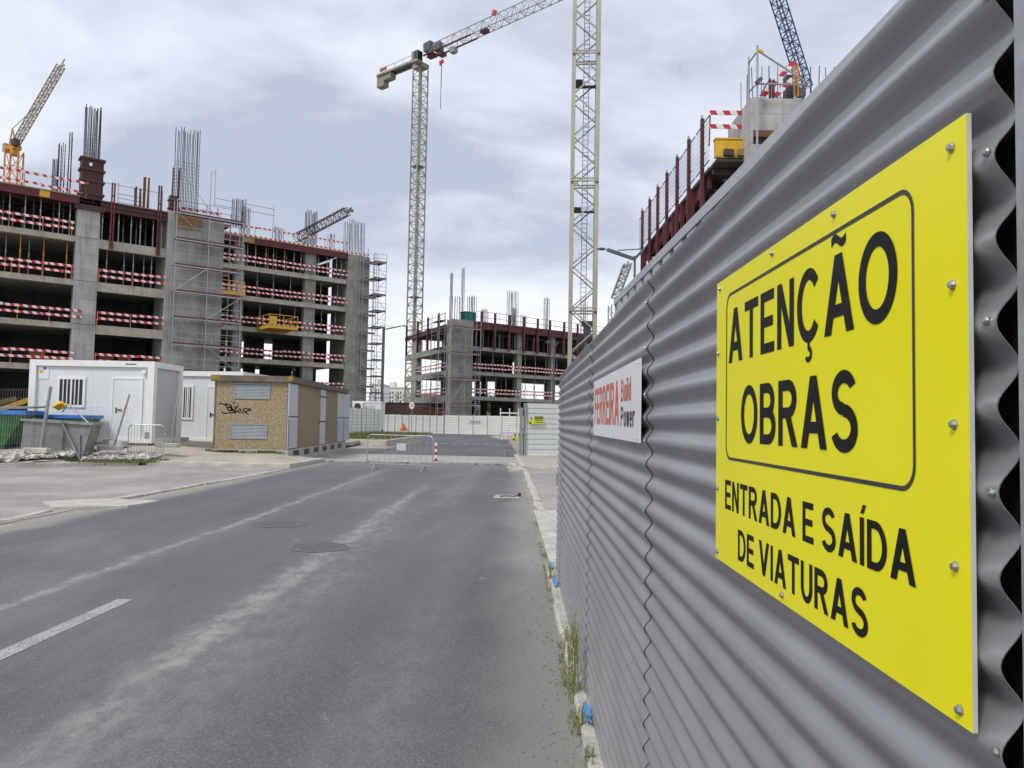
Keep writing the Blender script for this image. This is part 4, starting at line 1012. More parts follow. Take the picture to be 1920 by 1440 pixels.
props(MM, [(x + rn.uniform(-.3, .3), y) for y in (.5, 3.2, 6) for x in (4.2, 5.6, 7.1, 8.4, 10, 11, 12.8, 14.1, 15.5, 17, 18.6, 20)], MZ[2] + .01, MT - .05 - MZ[2], 'prop under the deck of the end of road building', 'props under the deck, end of road building', galv_dull, 'prop_mid_top')
props(MM, [(x + rn.uniform(-.3, .3), .5) for x in (4.7, 7.0, 9.2, 12.6, 14.8, 16.9, 19, 21)], MZ[1] + .01, MZ[2] - .34 - MZ[1], 'prop in the upper floor, end of road building', 'props in the upper open floor, end of road building', galv_dull, 'prop_mid_a')
props(MM, [(x + rn.uniform(-.3, .3), y) for y in (.5, 5) for x in (4.5, 6.2, 7.8, 9.4, 12.4, 14.4, 16.4, 18.6, 20.6)], MZ[0] + .01, MZ[1] - .34 - MZ[0], 'prop in the lower floor, end of road building', 'props in the lower open floor, end of road building', galv_dull, 'prop_mid_b')
props(MM, [lf(s, -.5) for s in (2.6, 4.5, 6.5, 8.4, 10.2, 12.2, 14, 18.6)] + [lf(s, -4) for s in (3, 6, 9, 12)], MZ[2] + .01, MT - .62 - MZ[2], 'prop on the left face top floor, end building', 'props on the left face top floor', galv_dull, 'prop_mid_c')
props(MM, [lf(s, -.5) for s in (3, 5.2, 7.2, 9.4, 11.6, 13.6)], MZ[0] + .01, MZ[1] - .34 - MZ[0], 'prop on the left face lower floor, end building', 'props on the left face lower floor', galv_dull, 'prop_mid_d')
for i, z in enumerate(MZ[:2]):
    fl = ('lower', 'upper')[i]
    rail('red and white boards on the %s floor, right face, end of road building' % fl, MM, 3.4, 30, -.06, z, 'guard boards on the end of road building', 'red', 90 + i, step=2.2)
    rail('red and white boards on the %s floor, left face, end of road building' % fl, MM @ Matrix.Translation((Dx * 1.5, Dy * 1.5, 0)), 0, 13.5, 0, z, 'guard boards on the end of road building', 'red', 94 + i, step=2.2, rot=atan2(Dy, Dx))
scaffold('tube scaffold with red decks round the corner wall of the end of road building', MM, [-1.1, 1.2, 3.6], -1.5, -.6, .4, 13.6, 3.3, mm=galv_dull, diag0=1)
Mface = MM @ Matrix.Translation((Dx * 1.0 - .9 * Dy, Dy * 1.0 + .9 * Dx, 0)) @ Matrix.Rotation(atan2(Dy, Dx), 4, 'Z')
scaffold('tube scaffold on the left face beside the corner wall', Mface, [-.5, 2.6], -.2, .6, .4, 14.6, 1.75, mm=galv_dull, deck_skip=(1, 2, 3, 5, 7))

# ================================================================== WHITE SITE CABINS
def window_bars(parent, M, x0, x1, z0, z1, y, nb):
    w = MB(); f = .09
    for a in ((x0 - f, x1 + f, z0 - f, z0), (x0 - f, x1 + f, z1, z1 + f), (x0 - f, x0, z0, z1), (x1, x1 + f, z0, z1)): w.box(a[0], a[1], y - .05, y + .01, a[2], a[3])
    w.box((x0 + x1) / 2 - .03, (x0 + x1) / 2 + .03, y - .045, y, z0, z1)
    o = w.build('window', white_frame, parent)
    MB().box(x0, x1, y - .012, y - .006, z0, z1).build('pane', window_dark, o)
    b = MB().box(-.015, .015, -.055, -.02, z0 - .02, z1 + .02).mesh('bar', white_frame)
    for k in range(1, nb):
        if k * 2 != nb: inst(b, 'bar', o, (x0 + (x1 - x0) * k / nb, y, 0))
def door(parent, x0, x1, z0, z1, y, m_=white_panel, handle=True, hs=.12):
    d = MB().box(x0, x1, y - .03, y - .004, z0, z1).build('door', m_, parent)
    f = MB()
    for a in ((x0 - .05, x0, z0, z1 + .05), (x1, x1 + .05, z0, z1 + .05), (x0, x1, z1, z1 + .05)): f.box(a[0], a[1], y - .05, y, a[2], a[3])
    f.build('door_frame', white_frame, d)
    if handle: MB().box(x0 + hs, x0 + hs + .05, y - .045, y - .031, z0 + .92, z0 + 1.12).box(x0 + hs + .06, x0 + hs + .24, y - .08, y - .06, z0 + 1.02, z0 + 1.06).build('handle', black_paint_shade, d)
    return d
def cabin(label, loc, ang, w, d, h, seed):
    t = thing('site_cabin', label, 'cabin', loc, ang)
    f = MB()
    for x in (0, w - .24):
        for y in (0, d - .24): f.box(x, x + .24, y, y + .24, 0, h)
    for y in (0.004, d - .236): f.box(.24, w - .24, y, y + .23, h - .22, h - .001)
    for y in (0.004, d - .236): f.box(.24, w - .24, y, y + .23, 0, .16)
    for x in (0.004, w - .236): f.box(x, x + .23, .24, d - .24, h - .22, h - .001); f.box(x, x + .23, .24, d - .24, 0, .16)
    f.build('frame', white_frame, t)
    MB().box(.1, w - .1, .1, d - .1, h - .06, h - .01).build('roof', white_panel, t)
    n_ = 4
    for k in range(n_):
        a = .24 + (w - .48) * k / n_; b = .24 + (w - .48) * (k + 1) / n_
        MB().box(a + .002, b - .002, .10, .16, .16, h - .22).build('wall_panel', white_panel, t)
    for k in range(3):
        a = .24 + (d - .48) * k / 3; b = .24 + (d - .48) * (k + 1) / 3
        MB().box(w - .16, w - .10, a + .002, b - .002, .16, h - .22).build('wall_panel', door_grey, t)
        MB().box(.10, .16, a + .002, b - .002, .16, h - .22).build('wall_panel', white_panel, t)
    bl = MB().box(0, .5, 0, .5, -.2, -.005).mesh('footing', kerb_m)
    for x, y in ((.1, .1), (w - .7, .1), (.1, d - .7), (w - .7, d - .7), (w / 2, .1)): inst(bl, 'footing', t, (x, y, 0))
    return t
CZ = .62; A_ = at(50, 800, 28); B_ = at(285, 800, 28)
w1 = B_.x - A_.x; h1 = 2.99
cab = cabin('white site cabin with a barred window and a door, behind the skips', (A_.x, 28, CZ), 0, w1, 2.45, h1, 1)
u1 = lambda px: at(px, 760, 28).x - A_.x
v1_ = lambda px, py: at(px, py, 28).z - CZ
window_bars(cab, None, u1(108), u1(152), v1_(130, 759), v1_(130, 711), .10, 6)
door(cab, u1(209), u1(262), .16, v1_(235, 711), .10)
pl = MB().box(u1(66), u1(86), .08, .098, v1_(75, 710), v1_(75, 685)).build('poster', sign_white, cab)
MB().box(u1(75.5), u1(81), .076, .0795, v1_(78, 693), v1_(78, 687)).build('blue_square', blue_paint, pl)
MB().box(u1(69), u1(75), .076, .0795, v1_(72, 699), v1_(72, 693)).build('orange_square', yellow_paint, pl)
m = MB()
for k in range(7): m.box(u1(232 + 3 * k), u1(234 + 3 * k), -.003, .0035, h1 - .14, h1 - .09)
m.build('lettering', letter_dark, cab)
MB().box(u1(264), u1(271), -.04, .09, h1 - .45, h1 - .33).build('junction_box', white_frame, cab)
cab2 = cabin('farther white site cabin with a narrow barred window, half hidden by the tan kiosk', (at(336, 800, 33).x - 1.6, 33, .52), radians(-4), 4.4, 3, 3.05, 2)
q2 = lambda px: (at(px, 760, 33).x - cab2.location.x) / cos(radians(4))
window_bars(cab2, None, q2(345), q2(359.5), 1.05, 2.35, .10, 4)
door(cab2, q2(391), q2(404), .16, 2.35, .10)

# ================================================================== TRANSFORMER KIOSK
KZ = .27; KX = at(540, 800, 29).x; KW_ = KX - at(403, 800, 29).x; KL = 12.0; KH = 2.93
kio = thing('transformer_kiosk', 'tan pebble clad transformer kiosk with louvred vents, graffiti and a mossy flat roof', 'kiosk', (KX, 29, KZ), radians(2.4))
# local x: -KW..0 front, y back
MB().box(-KW_ - .03, .03, -.03, KL + .03, -.35, .16).build('plinth', kerb_m, kio)
for a, b in ((-KW_ + .2, -KW_ + .95), (-1.1, -.4)): MB().box(a, b, -.034, -.02, .02, .12).build('plinth_gap_shade', black_paint_shade, kio)  # black plates painting the dark of the plinth openings
for k in range(6): MB().box(.03, .036, .8 + 1.8 * k, 1.7 + 1.8 * k, -.12, .1).build('plinth_gap_shade', black_paint_shade, kio)
MB().box(-KW_, -.012, 0, .12, .161, KH - .22).build('front_wall', aggregate, kio)
MB().box(-.12, 0, .001, KL, .161, KH - .22).build('side_wall', aggregate_side, kio)
MB().box(-KW_, -KW_ + .12, .121, KL, .161, KH - .22).build('side_wall', aggregate_side, kio)
MB().box(-KW_ + .12, -.12, KL - .12, KL - .001, .161, KH - .22).build('rear_wall', aggregate_side, kio)
for x in (-KW_ - .012, -.05): MB().box(x, x + .06, -.012, .05, .16, KH - .22).build('corner_post', roof_slab_m, kio)
rs = MB().box(-KW_ - .13, .13, -.13, KL + .1, KH - .22, KH).build('roof', roof_slab_m, kio)
for x, w_ in ((-KW_ - .135, .34), (-.05, .19)): MB().box(x, x + w_, -.137, .2, KH - .18, KH + .006).build('lichen_patch', moss, rs)
def louvre(parent, M, x0, x1, z0, z1, n_, m_, frame=.05):
    """vent in the plane y=0 facing -y, mapped by M"""
    f = MB()
    for a in ((x0, x1, z0, z0 + frame), (x0, x1, z1 - frame, z1), (x0, x0 + frame, z0 + frame, z1 - frame), (x1 - frame, x1, z0 + frame, z1 - frame)): f.box(a[0], a[1], -.03, .01, a[2], a[3])
    me = f.mesh('vent', m_, M=M); o = inst(me, 'vent', parent)
    h_ = (z1 - z0 - 2 * frame) / n_; s = MB()
    s.quad((x0 + frame, -.022, 0), (x1 - frame, -.022, 0), (x1 - frame, .008, h_ * 1.1), (x0 + frame, .008, h_ * 1.1))
    s.quad((x0 + frame, -.022, 0), (x0 + frame, -.022, -.012), (x1 - frame, -.022, -.012), (x1 - frame, -.022, 0))
    me = s.mesh('slat', m_, M=Matrix.Identity(4) if M is None else M.to_3x3().to_4x4())
    base = Matrix.Identity(4) if M is None else M
    for k in range(n_): inst(me, 'slat', o, base @ Vector((0, 0, z0 + frame + h_ * k)))
    MB().quad((x0, -.001, z0), (x1, -.001, z0), (x1, -.001, z1), (x0, -.001, z1)).build('back_plate', dark_steel, o, label=None) if M is None else inst(MB().quad((x0, -.001, z0), (x1, -.001, z0), (x1, -.001, z1), (x0, -.001, z1)).mesh('back_plate', dark_steel, M=M), 'back_plate', o)
    return o
kx = lambda px: at(px, 780, 29).x - KX
kz = lambda px, py: at(px, py, 29).z - KZ
louvre(kio, None, kx(438.5), kx(506), kz(470, 748), kz(470, 718.5), 9, vent_grey)
louvre(kio, None, kx(434.5), kx(502.5), kz(470, 823), kz(470, 794.5), 9, vent_grey)
# graffiti tag, strokes read off the photograph, as thin ribbons of paint
def tag_pt(u, v):
    px, py = 380 + u / 5.333, 640 + v / 5.333; return (kx(px), -.004, kz(px, py))
strokes = [[(232, 622), (262, 690)], [(240, 626), (288, 640), (292, 652), (258, 660), (302, 668), (296, 684), (262, 692)], [(300, 652), (286, 672), (300, 690), (322, 676)], [(312, 604), (314, 625)],
           [(322, 650), (336, 672), (362, 640)], [(338, 672), (322, 704)], [(372, 676), (356, 694), (366, 712), (386, 702), (384, 680), (372, 676)], [(402, 722), (414, 672), (474, 676), (488, 686), (420, 704), (462, 730)],
           [(198, 704), (214, 718), (250, 720), (296, 708), (340, 716)], [(168, 626), (200, 622), (236, 640)], [(258, 692), (300, 690), (350, 706)]]
m = MB(); hw = .013
for st in strokes:
    for a, b in zip(st, st[1:]):
        p, q = Vector(tag_pt(*a)), Vector(tag_pt(*b)); m.bar(p, q, .042, .003, up=(0, 1, 0))
m.build('graffiti', letter_black, kio, kind='stuff')
Mside = Matrix.Rotation(radians(90), 4, 'Z')           # plane facing +x: local x -> y
def side_y(px):                                        # where a pixel column meets the side wall
    r = ray(px, 790); n_ = (wm(kio).to_3x3() @ Vector((1, 0, 0))); p0 = wm(kio) @ Vector((0, 0, 0)); t_ = (p0 - CAM).dot(n_) / r.dot(n_)
    return (wm(kio).inverted() @ (CAM + r * t_)).y
def side_door(px0, px1, z0, z1, m_, louv=True, straps=False):
    a, b = side_y(px0), side_y(px1)
    d = inst(MB().box(a, b, -.03, .0, z0, z1).mesh('door', m_, M=Mside), 'door', kio)
    if louv:
        zl = z0 + (z1 - z0) * .48; h_ = (zl - z0 - .06) / 14
        s = MB().quad((a + .04, -.065, 0), (b - .04, -.065, 0), (b - .04, -.031, h_ * .95), (a + .04, -.031, h_ * .95)); s.quad((a + .04, -.065, 0), (a + .04, -.031, 0), (b - .04, -.031, 0), (b - .04, -.065, 0))
        me = s.mesh('slat', m_, M=Mside)
        for k in range(14): inst(me, 'slat', d, (0, 0, z0 + .04 + h_ * k))
        inst(MB().box(a, b, -.036, -.028, zl, zl + .05).mesh('gap_trim', dark_steel, M=Mside), 'gap_trim', d)
    if straps:
        for z in (z0 + 1.0, z1 - .35): inst(MB().box(a - .12, b + .12, -.05, -.031, z, z + .06).mesh('strap', dark_steel, M=Mside), 'strap', d)
side_door(539, 556, .2, KH - .26, door_grey); side_door(599, 609, .2, KH - .26, door_grey, louv=False, straps=True)
side_door(631, 642.5, .2, KH - .26, door_grey); side_door(643, 654, .2, KH - .26, door_grey)

# ================================================================== SKIPS, RUBBLE, POLES, MESH ON THE LEFT
def skip(label, M_, w, d, h, splay, body, rim, ribs=3, rimh=.14):
    t = thing('skip', label, 'skip', M_[0], M_[1]); s = splay
    m = MB(); lo = [(s, .15, .12), (w - s, .15, .12), (w - s, d - .15, .12), (s, d - .15, .12)]; hi = [(0, 0, h), (w, 0, h), (w, d, h), (0, d, h)]
    m.add(lo + hi, [(0, 3, 2, 1), (0, 1, 5, 4), (1, 2, 6, 5), (2, 3, 7, 6), (3, 0, 4, 7)]); m.build('body', body, t)
    r = MB(); r.box(-.06, w + .06, -.06, .08, h, h + rimh); r.box(-.06, w + .06, d - .08, d + .06, h, h + rimh); r.box(-.06, .08, .08, d - .08, h, h + rimh); r.box(w - .08, w + .06, .08, d - .08, h, h + rimh); r.build('rim', rim, t)
    for k in range(ribs):
        x = s + (w - 2 * s) * (k + .5) / ribs; MB().bar((x, .11, .15), (x, -.03, h - .02), .07, .08, up=(1, 0, 0)).build('rib', body, t)
    MB().box(s * .9, w - s * .9, .1, d - .1, 0, .12).build('skid', dark_steel, t)
    return t
sk = at(84, 820, 27.0)
t = skip('green skip with a blue rim and splayed end, in front of the white cabin', ((at(70, 800, 27.0).x, 26.9, .46), 0), at(163, 800, 27).x - at(70, 800, 27).x, 1.0, 1.02, .48, green_paint, blue_paint, 1, .12)
t = skip('large green skip with a blue rim at the left edge of the plot', ((at(22, 800, 25.6).x - 4.6, 25.3, .38), radians(6)), 4.9, 1.3, 1.20, .7, green_paint, blue_paint, 5, .14)
# sloping lid boards on it
o = MB().box(0, 3.0, 0, .9, 0, .06).build('board', steel_skip, label='flat grey sheet lying across the rims of the green skips', cat='sheet'); o.location = at(-110, 768, 25.7); o.rotation_euler = (.05, -.03, .05)
# grey metal skip standing nearest
gx = at(44, 800, 24.6).x; gw = at(172, 800, 24.6).x - gx
t = thing('skip', 'grey dented steel skip with a slanted right end, nearest to the kerb', 'skip', (gx, 24.5, .18), radians(4)); Hs = 1.12
m = MB(); pts = [(.0, .1), (gw * .60, -.02), (gw * .86, -.02), (gw, Hs + .02), (.06, Hs + .12)]
fr = [(x, 0, z) for x, z in pts]; bk = [(x, .62, z) for x, z in pts]
m.add(fr + bk, [(0, 1, 2, 3, 4), (9, 8, 7, 6, 5), (0, 5, 6, 1), (1, 6, 7, 2), (2, 7, 8, 3), (0, 4, 9, 5)]); m.build('body', steel_skip, t)
m = MB(); m.bar((.0, -.03, Hs + .13), (gw + .05, -.03, Hs + .02), .1, .07); m.bar((gw, -.03, Hs + .02), (gw, .62, Hs + .02), .08, .07); m.bar((0.02, .62, Hs + .13), (gw, .62, Hs + .03), .08, .07); m.build('rim', galv_dull, t)
MB().bar((gw * .57, -.03, .0), (gw * .60, -.03, Hs), .05, .05).build('rib', steel_skip, t); MB().bar((gw * .84, -.03, .1), (gw * .83, -.03, .8), .05, .05).build('rib', steel_skip, t)
MB().bar((.02, -.02, .05), (gw * .56, -.02, -.02), .04, .30).build('skirt', mat('skid_rust', (.12, .105, .085), (.075, .066, .055), 4, .9), t)
m = MB(); m.path([(gw * .86, -.10, .02), (gw * .59, -.10, Hs + .05)], .03); m.build('brace', galv_dull, t)
m = MB(); m.path([(gw * .97, -.05, Hs + .02), (gw * .62, .2, Hs + 1.02 * .62), (gw * .58, .2, Hs + .63), (gw * .50, .3, Hs + .4)], .025); m.build('lifting_arm', galv_dull, t)
# tied plastic sheet and loose boards
o = MB().build if False else None
m = MB(); rn = random.Random(41)
for k in range(12):
    a = k * 2 * pi / 12; m.v.append((.24 * cos(a) + rn.uniform(-.05, .05), .15 * sin(a), .16 + rn.uniform(-.06, .1)))
m.v += [(0, 0, .34), (0, 0, -.02)]
for k in range(12): m.f += [(k, (k + 1) % 12, 12), ((k + 1) % 12, k, 13)]; m.m += [0, 0]
o = m.build('plastic_bag', yellow_paint, label='crumpled yellow plastic sheet on the rim of the green skip', cat='plastic sheet'); o.location = at(111, 769, 27.2)
# leaning fence poles
def pole(label, p, q, r, collar=False, foot=True):
    t = thing('fence_pole', label, 'pole', p); d = Vector(q) - Vector(p)
    MB().tube((0, 0, 0), d, r, 8).build('tube', galv_dull, t)
    if collar: MB().tube(d * .72, d * .80, r * 1.15, 8).build('tape', orange_cloth, t)
    if foot: rough_box(-.45, .3, -.16, .12, -.02, .14, .02, rnd, .03).build('foot_block', kerb_m, t)
    return t
pole('thick pale fence pole leaning right, in front of the grey skip', at(75, 848, 24.0), at(95, 725, 24.1), .05)
pole('second slimmer pale pole beside the thick leaning one', at(80, 848, 24.05), at(92, 745, 24.2), .03, foot=False)
pole('leaning grey pole with an orange mark before the cabin door', at(212, 843, 25.6), at(243, 739, 25.9), .032, True)
pole('thin pole leaning at the corner of the white cabin', at(319, 838, 26.6), at(333, 744, 26.8), .025)
# welded mesh fence panels: wires joined, too fine to pick apart
def mesh_panel(label, a, b, z0, h, nx, nz, r):
    t = thing('mesh_fence', label, 'mesh fence', a); d = Vector(b) - Vector(a); m = MB()
    for i in range(nx + 1): m.bar(d * (i / nx), d * (i / nx) + Vector((.03 * h, 0, h)), r)
    for k in range(nz + 1): m.bar((0, 0, h * k / nz), d + Vector((0, 0, h * k / nz)), r)
    m.build('wires', galv, t, kind='stuff')
mesh_panel('thin wire mesh panel standing before the cabin door', at(150, 838, 25.3), at(243, 840, 25.8), .3, 1.32, 22, 6, .004)
mesh_panel('wire mesh panel in front of the large green skip', at(-60, 852, 23.2), at(60, 846, 24.0), .2, 1.95, 24, 7, .0035)
# crowd control barriers
def barrier(label, p, ang, L_=2.05, h=1.08, nb=17, plaque=True, group=None, plate=None, foot='flat', m_=galv):
    t = thing('crowd_barrier', label, 'barrier', p, ang, group)
    f = MB(); pts = [(0, 0, .2)]
    for cx, a0 in ((.14, 180), (L_ - .14, 90)):
        for k in range(6): a = radians(a0 - 18 * k); pts.append((cx + .14 * cos(a), 0, h - .14 + .14 * sin(a)))
    pts += [(L_, 0, .2), (0, 0, .2)]; f.path(pts, .017, 7); f.build('frame', m_, t)
    b = MB().tube((0, 0, .2), (0, 0, h - .01), .0065, 5).mesh('bar', m_)
    for k in range(1, nb): inst(b, 'bar', t, (L_ * k / nb, 0, 0))
    for x in (.32, L_ - .32):
        m = MB()
        if foot == 'flat': m.path([(x - .0, -.32, .01), (x, -.05, .2), (x, .05, .2), (x, .32, .01)], .016, 6)
        else: m.path([(x - .07, -.1, .0), (x, 0, .2), (x + .07, .1, .0)], .02, 6)
        m.build('foot', m_, t)
    if plaque: MB().box(L_ * .46, L_ * .60, -.025, -.011, h * .58, h * .78).build('plaque', plate or galv_dull, t)
    for z in (.4, .8): MB().tube((L_ + .02, 0, z), (L_ + .07, 0, z), .012, 5).build('hook', m_, t)
    return t
bp = at(240, 836, 26.0); barrier('grey crowd barrier at the front corner of the white cabin', (bp.x, 26.0, plot_h(bp.x, 26.0)), radians(2), at(307, 800, 26).x - bp.x, 1.12, 12)
a, b = gnd(688, 880), gnd(811, 886)
bar = barrier('pale steel crowd barrier standing in the roadway before the concrete strip', (a.x, a.y, 0), atan2(b.y - a.y, b.x - a.x), (b - a).length, 1.14, 11, foot='narrow', plate=mat('pale_blue_plate', (.42, .50, .55), (.38, .46, .5), 3, .5))
p = gnd(815, 868)
t = thing('striped_post', 'short red and white striped post beside the road barrier', 'post', (p.x, p.y + .4, .05))
for k in range(6): MB().tube((0, 0, .12 * k), (0, 0, .12 * k + .12), .05, 10).build('band', sign_white if k % 2 else sign_red, t)
MB().tube((0, 0, 0), (0, 0, .02), .12, 10).build('base', dark_steel, t)
# rubble in front of the skips
m = MB(); rn = random.Random(77)
def stone(m, c, r, rn):
    k = len(m.v); n_ = 5
    for lay, (zz, s) in enumerate(((-.3, .8), (.25, 1), (.75, .55))):
        for i in range(n_):
            a = 2 * pi * i / n_ + lay * .5; q = r * s * rn.uniform(.7, 1.25); m.v.append((c[0] + q * cos(a) * 1.2, c[1] + q * sin(a), c[2] + r * zz * rn.uniform(.7, 1.1)))
    for l in (0, 1):
        for i in range(n_): m.f.append((k + l * n_ + i, k + l * n_ + (i + 1) % n_, k + (l + 1) * n_ + (i + 1) % n_, k + (l + 1) * n_ + i)); m.m.append(0)
    m.f.append(tuple(k + 2 * n_ + i for i in range(n_))); m.m.append(0)
for i in range(1500):
    x = rn.uniform(-20, -12.2); y0 = front_y(x) + .3; y = y0 + abs(rn.gauss(0, .9)) + rn.uniform(0, .4)
    if y > 26.6: continue
    d = max(0, 1 - abs(x + 15.6) / 4.5); stone(m, (x, y, plot_h(x, y) + .04 + .12 * d * rn.random()), rn.uniform(.02, .09) * (1 + .4 * d) * (2.1 if rn.random() < .06 else 1), rn)
m.build('rubble', rubble_m, kind='stuff')
rough_box(-.55, .55, -.14, .14, 0, .2, .03, rn, .03)
for (px, py, l, a, lb) in ((205, 846, 1.0, -.25, 'flat concrete fence foot lying before the cabin door'), (185, 840, .7, .1, 'grey block lying under the front of the white cabin'), (222, 848, .55, -.3, 'broken concrete foot nearest the kerb, below the leaning pole'), (335, 840, .7, .0, 'yellowish block at the base of the farther cabin')):
    q = gnd(px, py, .3); o = rough_box(-l / 2, l / 2, -.16, .16, -.05, .17, .025, rn, .03).build('concrete_block', kerb_m, label=lb, cat='block'); o.location = (q.x, q.y, plot_h(q.x, q.y)); o.rotation_euler = (0, 0, a)
# dry grass tuft on the kerb nose
def grass_patch(name, pts, n_, h, mm, seed, zf):
    rn = random.Random(seed); m = MB(); (x0, y0, x1, y1) = pts
    for i in range(n_):
        x, y = rn.uniform(x0, x1), rn.uniform(y0, y1); hh = h * rn.uniform(.4, 1); a = rn.uniform(0, pi); z = zf(x, y); w = .012 + .01 * rn.random()
        w = w if y > 14 else w * .16; dx, dy = w * cos(a), w * sin(a); lx, ly = rn.uniform(-.4, .4) * hh, rn.uniform(-.4, .4) * hh
        m.add([(x - dx, y - dy, z), (x + dx, y + dy, z), (x + lx, y + ly, z + hh)], [(0, 1, 2)])
    return m.build(name, mm, kind='stuff')
grass_patch('grass', (-14.2, 24.0, -11.6, 25.9), 1500, .11, grass_m, 5, plot_h)
grass_patch('grass', (-11.6, 28.6, -8.7, 28.98), 500, .12, grass_m, 6, plot_h)
rg = random.Random(15)
for k in range(26):
    y = 2.7 + 10 * rg.random() ** 1.3; grass_patch('grass', (.325 - .02 * rg.random(), y, .40, y + rg.uniform(.04, .22)), rg.randint(14, 60), rg.uniform(.02, .07), weed_green if k % 3 else grass_m, 100 + k, lambda x, y: .0)
# planter behind the barrier
pk = [(-14.0, 52), (-7.9, 47.5), (-7.85, 60), (-8.9, 78), (-12, 80), (-17, 78)]
for (a, b) in zip([pk[0], pk[1], pk[2], pk[3]], [pk[1], pk[2], pk[3], pk[4]]): pass
kerb_line('planter_kerb', [(-15.5, 50.5), (-8.0, 47.2), (-8.0, 60), (-9.2, 80)], .25, .36, 1.6, 61)
S(MB().prism([(-15.4, 50.7), (-8.2, 47.5), (-8.2, 60), (-9.4, 80), (-22, 80), (-22, 54)], -.1, .30).build('planter_soil', soil))
grass_patch('grass', (-14.5, 51.5, -8.3, 76), 9000, .28, grass_m, 7, lambda x, y: .30)

# ================================================================== WEEDS BY THE FENCE
def weed(label, p, n_, h, seed, spread=.09, green=weed_green, tops=True):
    t = thing('weed', label, 'weed', p); rn = random.Random(seed); st = MB(); lf_ = MB()
    for i in range(n_):
        a = rn.uniform(0, 2 * pi); r = rn.uniform(0, spread * .5); hh = h * rn.uniform(.55, 1); l = rn.uniform(.04, .3) * hh; b = rn.uniform(0, 2 * pi)
        pts = [Vector((r * cos(a), r * sin(a) * 1.8, -.03))]
        for k in range(1, 6):
            f = k / 5; pts.append(Vector((r * cos(a) + l * f * f * cos(b) * .5, r * sin(a) * 1.8 + l * f * f * sin(b), hh * f)))
        st.path(pts, .0016, 4)
        for k in range(34):
            f = rn.uniform(.1, 1); j = min(4, int(f * 5)); q = pts[j].lerp(pts[j + 1], f * 5 - j); c = rn.uniform(0, 2 * pi); ln = rn.uniform(.018, .06) * (1.25 - f * .5) * (h / .5) ** .5
            d = Vector((cos(c), sin(c), rn.uniform(.5, 1.8))).normalized() * ln; s = Vector((-sin(c), cos(c), 0)) * .0017
            lf_.add([q - s, q + s, q + d * .6 + s * .5 + Vector((0, 0, ln * .08)), q + d], [(0, 1, 2), (0, 2, 3)])
            if tops and f > .66:
                for e_ in range(3):
                    e = q + d * (.5 + .3 * e_) + Vector((rn.uniform(-.008, .008), rn.uniform(-.008, .008), rn.uniform(0, .01))); u = .0028
                    lf_.add([e + Vector((-u, 0, 0)), e + Vector((0, -u, 0)), e + Vector((u, 0, 0)), e + Vector((0, 0, u * 2))], [(0, 1, 3), (1, 2, 3), (2, 0, 3)])
    st.build('stem', green, t, kind='stuff'); lf_.build('leaves', green, t, kind='stuff')
weed('tall thin yellow green weed growing between kerb and corrugated fence', (.365, 4.62, .02), 13, .47, 1)
weed('small dry tuft at the foot of the tall weed, nearer the camera', (.375, 4.15, .02), 7, .16, 2, .07, tops=False)
weed('low dry tuft beside the blue paint mark at the kerb', (.365, 3.72, .02), 9, .11, 3, .08, tops=False)
weed('short weed by the two blue marks farther along the kerb', (.36, 7.9, .02), 8, .22, 4, .1)
weed('thin bent weed leaning out over the asphalt below the tall weed', (.33, 4.9, .02), 4, .42, 6, .1)

# ================================================================== FAR HOARDINGS, LAMPS, SIGNS
def hoarding(label, a, b, h, n_, m_, posts_m, z0=0.0, ribs=8, boards=False):
    a, b = Vector((*a, z0)), Vector((*b, z0)); d = b - a; ang = atan2(d.y, d.x); t = thing('sheet_hoarding', label, 'hoarding', a, ang); w = d.length / n_
    m = MB()
    for k in range(ribs):
        z1, z2 = .05 + (h - .05) * k / ribs, .05 + (h - .05) * (k + 1) / ribs
        m.quad((.04, 0, z1), (w - .04, 0, z1), (w - .04, 0, z2 - .05), (.04, 0, z2 - .05)); m.quad((.04, 0, z2 - .05), (w - .04, 0, z2 - .05), (w - .04, .05, z2 - .035), (.04, .05, z2 - .035)); m.quad((.04, .05, z2 - .035), (w - .04, .05, z2 - .035), (w - .04, 0, z2), (.04, 0, z2))
    me = m.mesh('panel', m_); po = MB().box(-.045, .045, -.0, .08, 0, h + .05).mesh('post', posts_m)
    rn = random.Random(n_)
    for k in range(n_): inst(me, 'panel', t, (w * k, rn.uniform(-.02, .02), rn.uniform(-.03, .02)))
    for k in range(n_ + 1): inst(po, 'post', t, (w * k, -.02, 0), (0, rn.uniform(-.012, .012), 0))
    return t
P1, P2 = at(640, 800, 63), at(716, 800, 77)
hoarding('white ribbed hoarding with grey posts between the kiosk and the street lamp', (P1.x, 63), (P2.x, 77), 2.35, 9, hoard_white, galv_dull, .25)
P1, P2, P3 = at(714, 800, 93), at(832, 800, 93.5), at(985, 800, 90)
hoarding('white ribbed hoarding of short panels behind the round speed sign', (P1.x, 93), (P2.x, 93.5), 2.2, 9, hoard_white, galv_dull, .05)
ht = hoarding('white ribbed hoarding of wide panels across the end of the road', (P2.x + .1, 93.5), (P3.x + 2.5, 90), 2.3, 7, hoard_white, galv_dull, .02)
m = MB(); rn = random.Random(6)
for k in range(14): m.box(3.2 + .1 * k, 3.27 + .1 * k, -.03, -.012, 1.55 - .02 * k * rn.random(), 1.64)
for k in range(16): m.box(3.0 + .12 * k, 3.07 + .12 * k, -.03, -.012, 1.28, 1.28 + .1 * rn.uniform(.4, 1))
m.build('faded_lettering', mat('faded_blue_print', (.25, .29, .38), (.3, .33, .4), 3, .6), ht, kind='stuff')
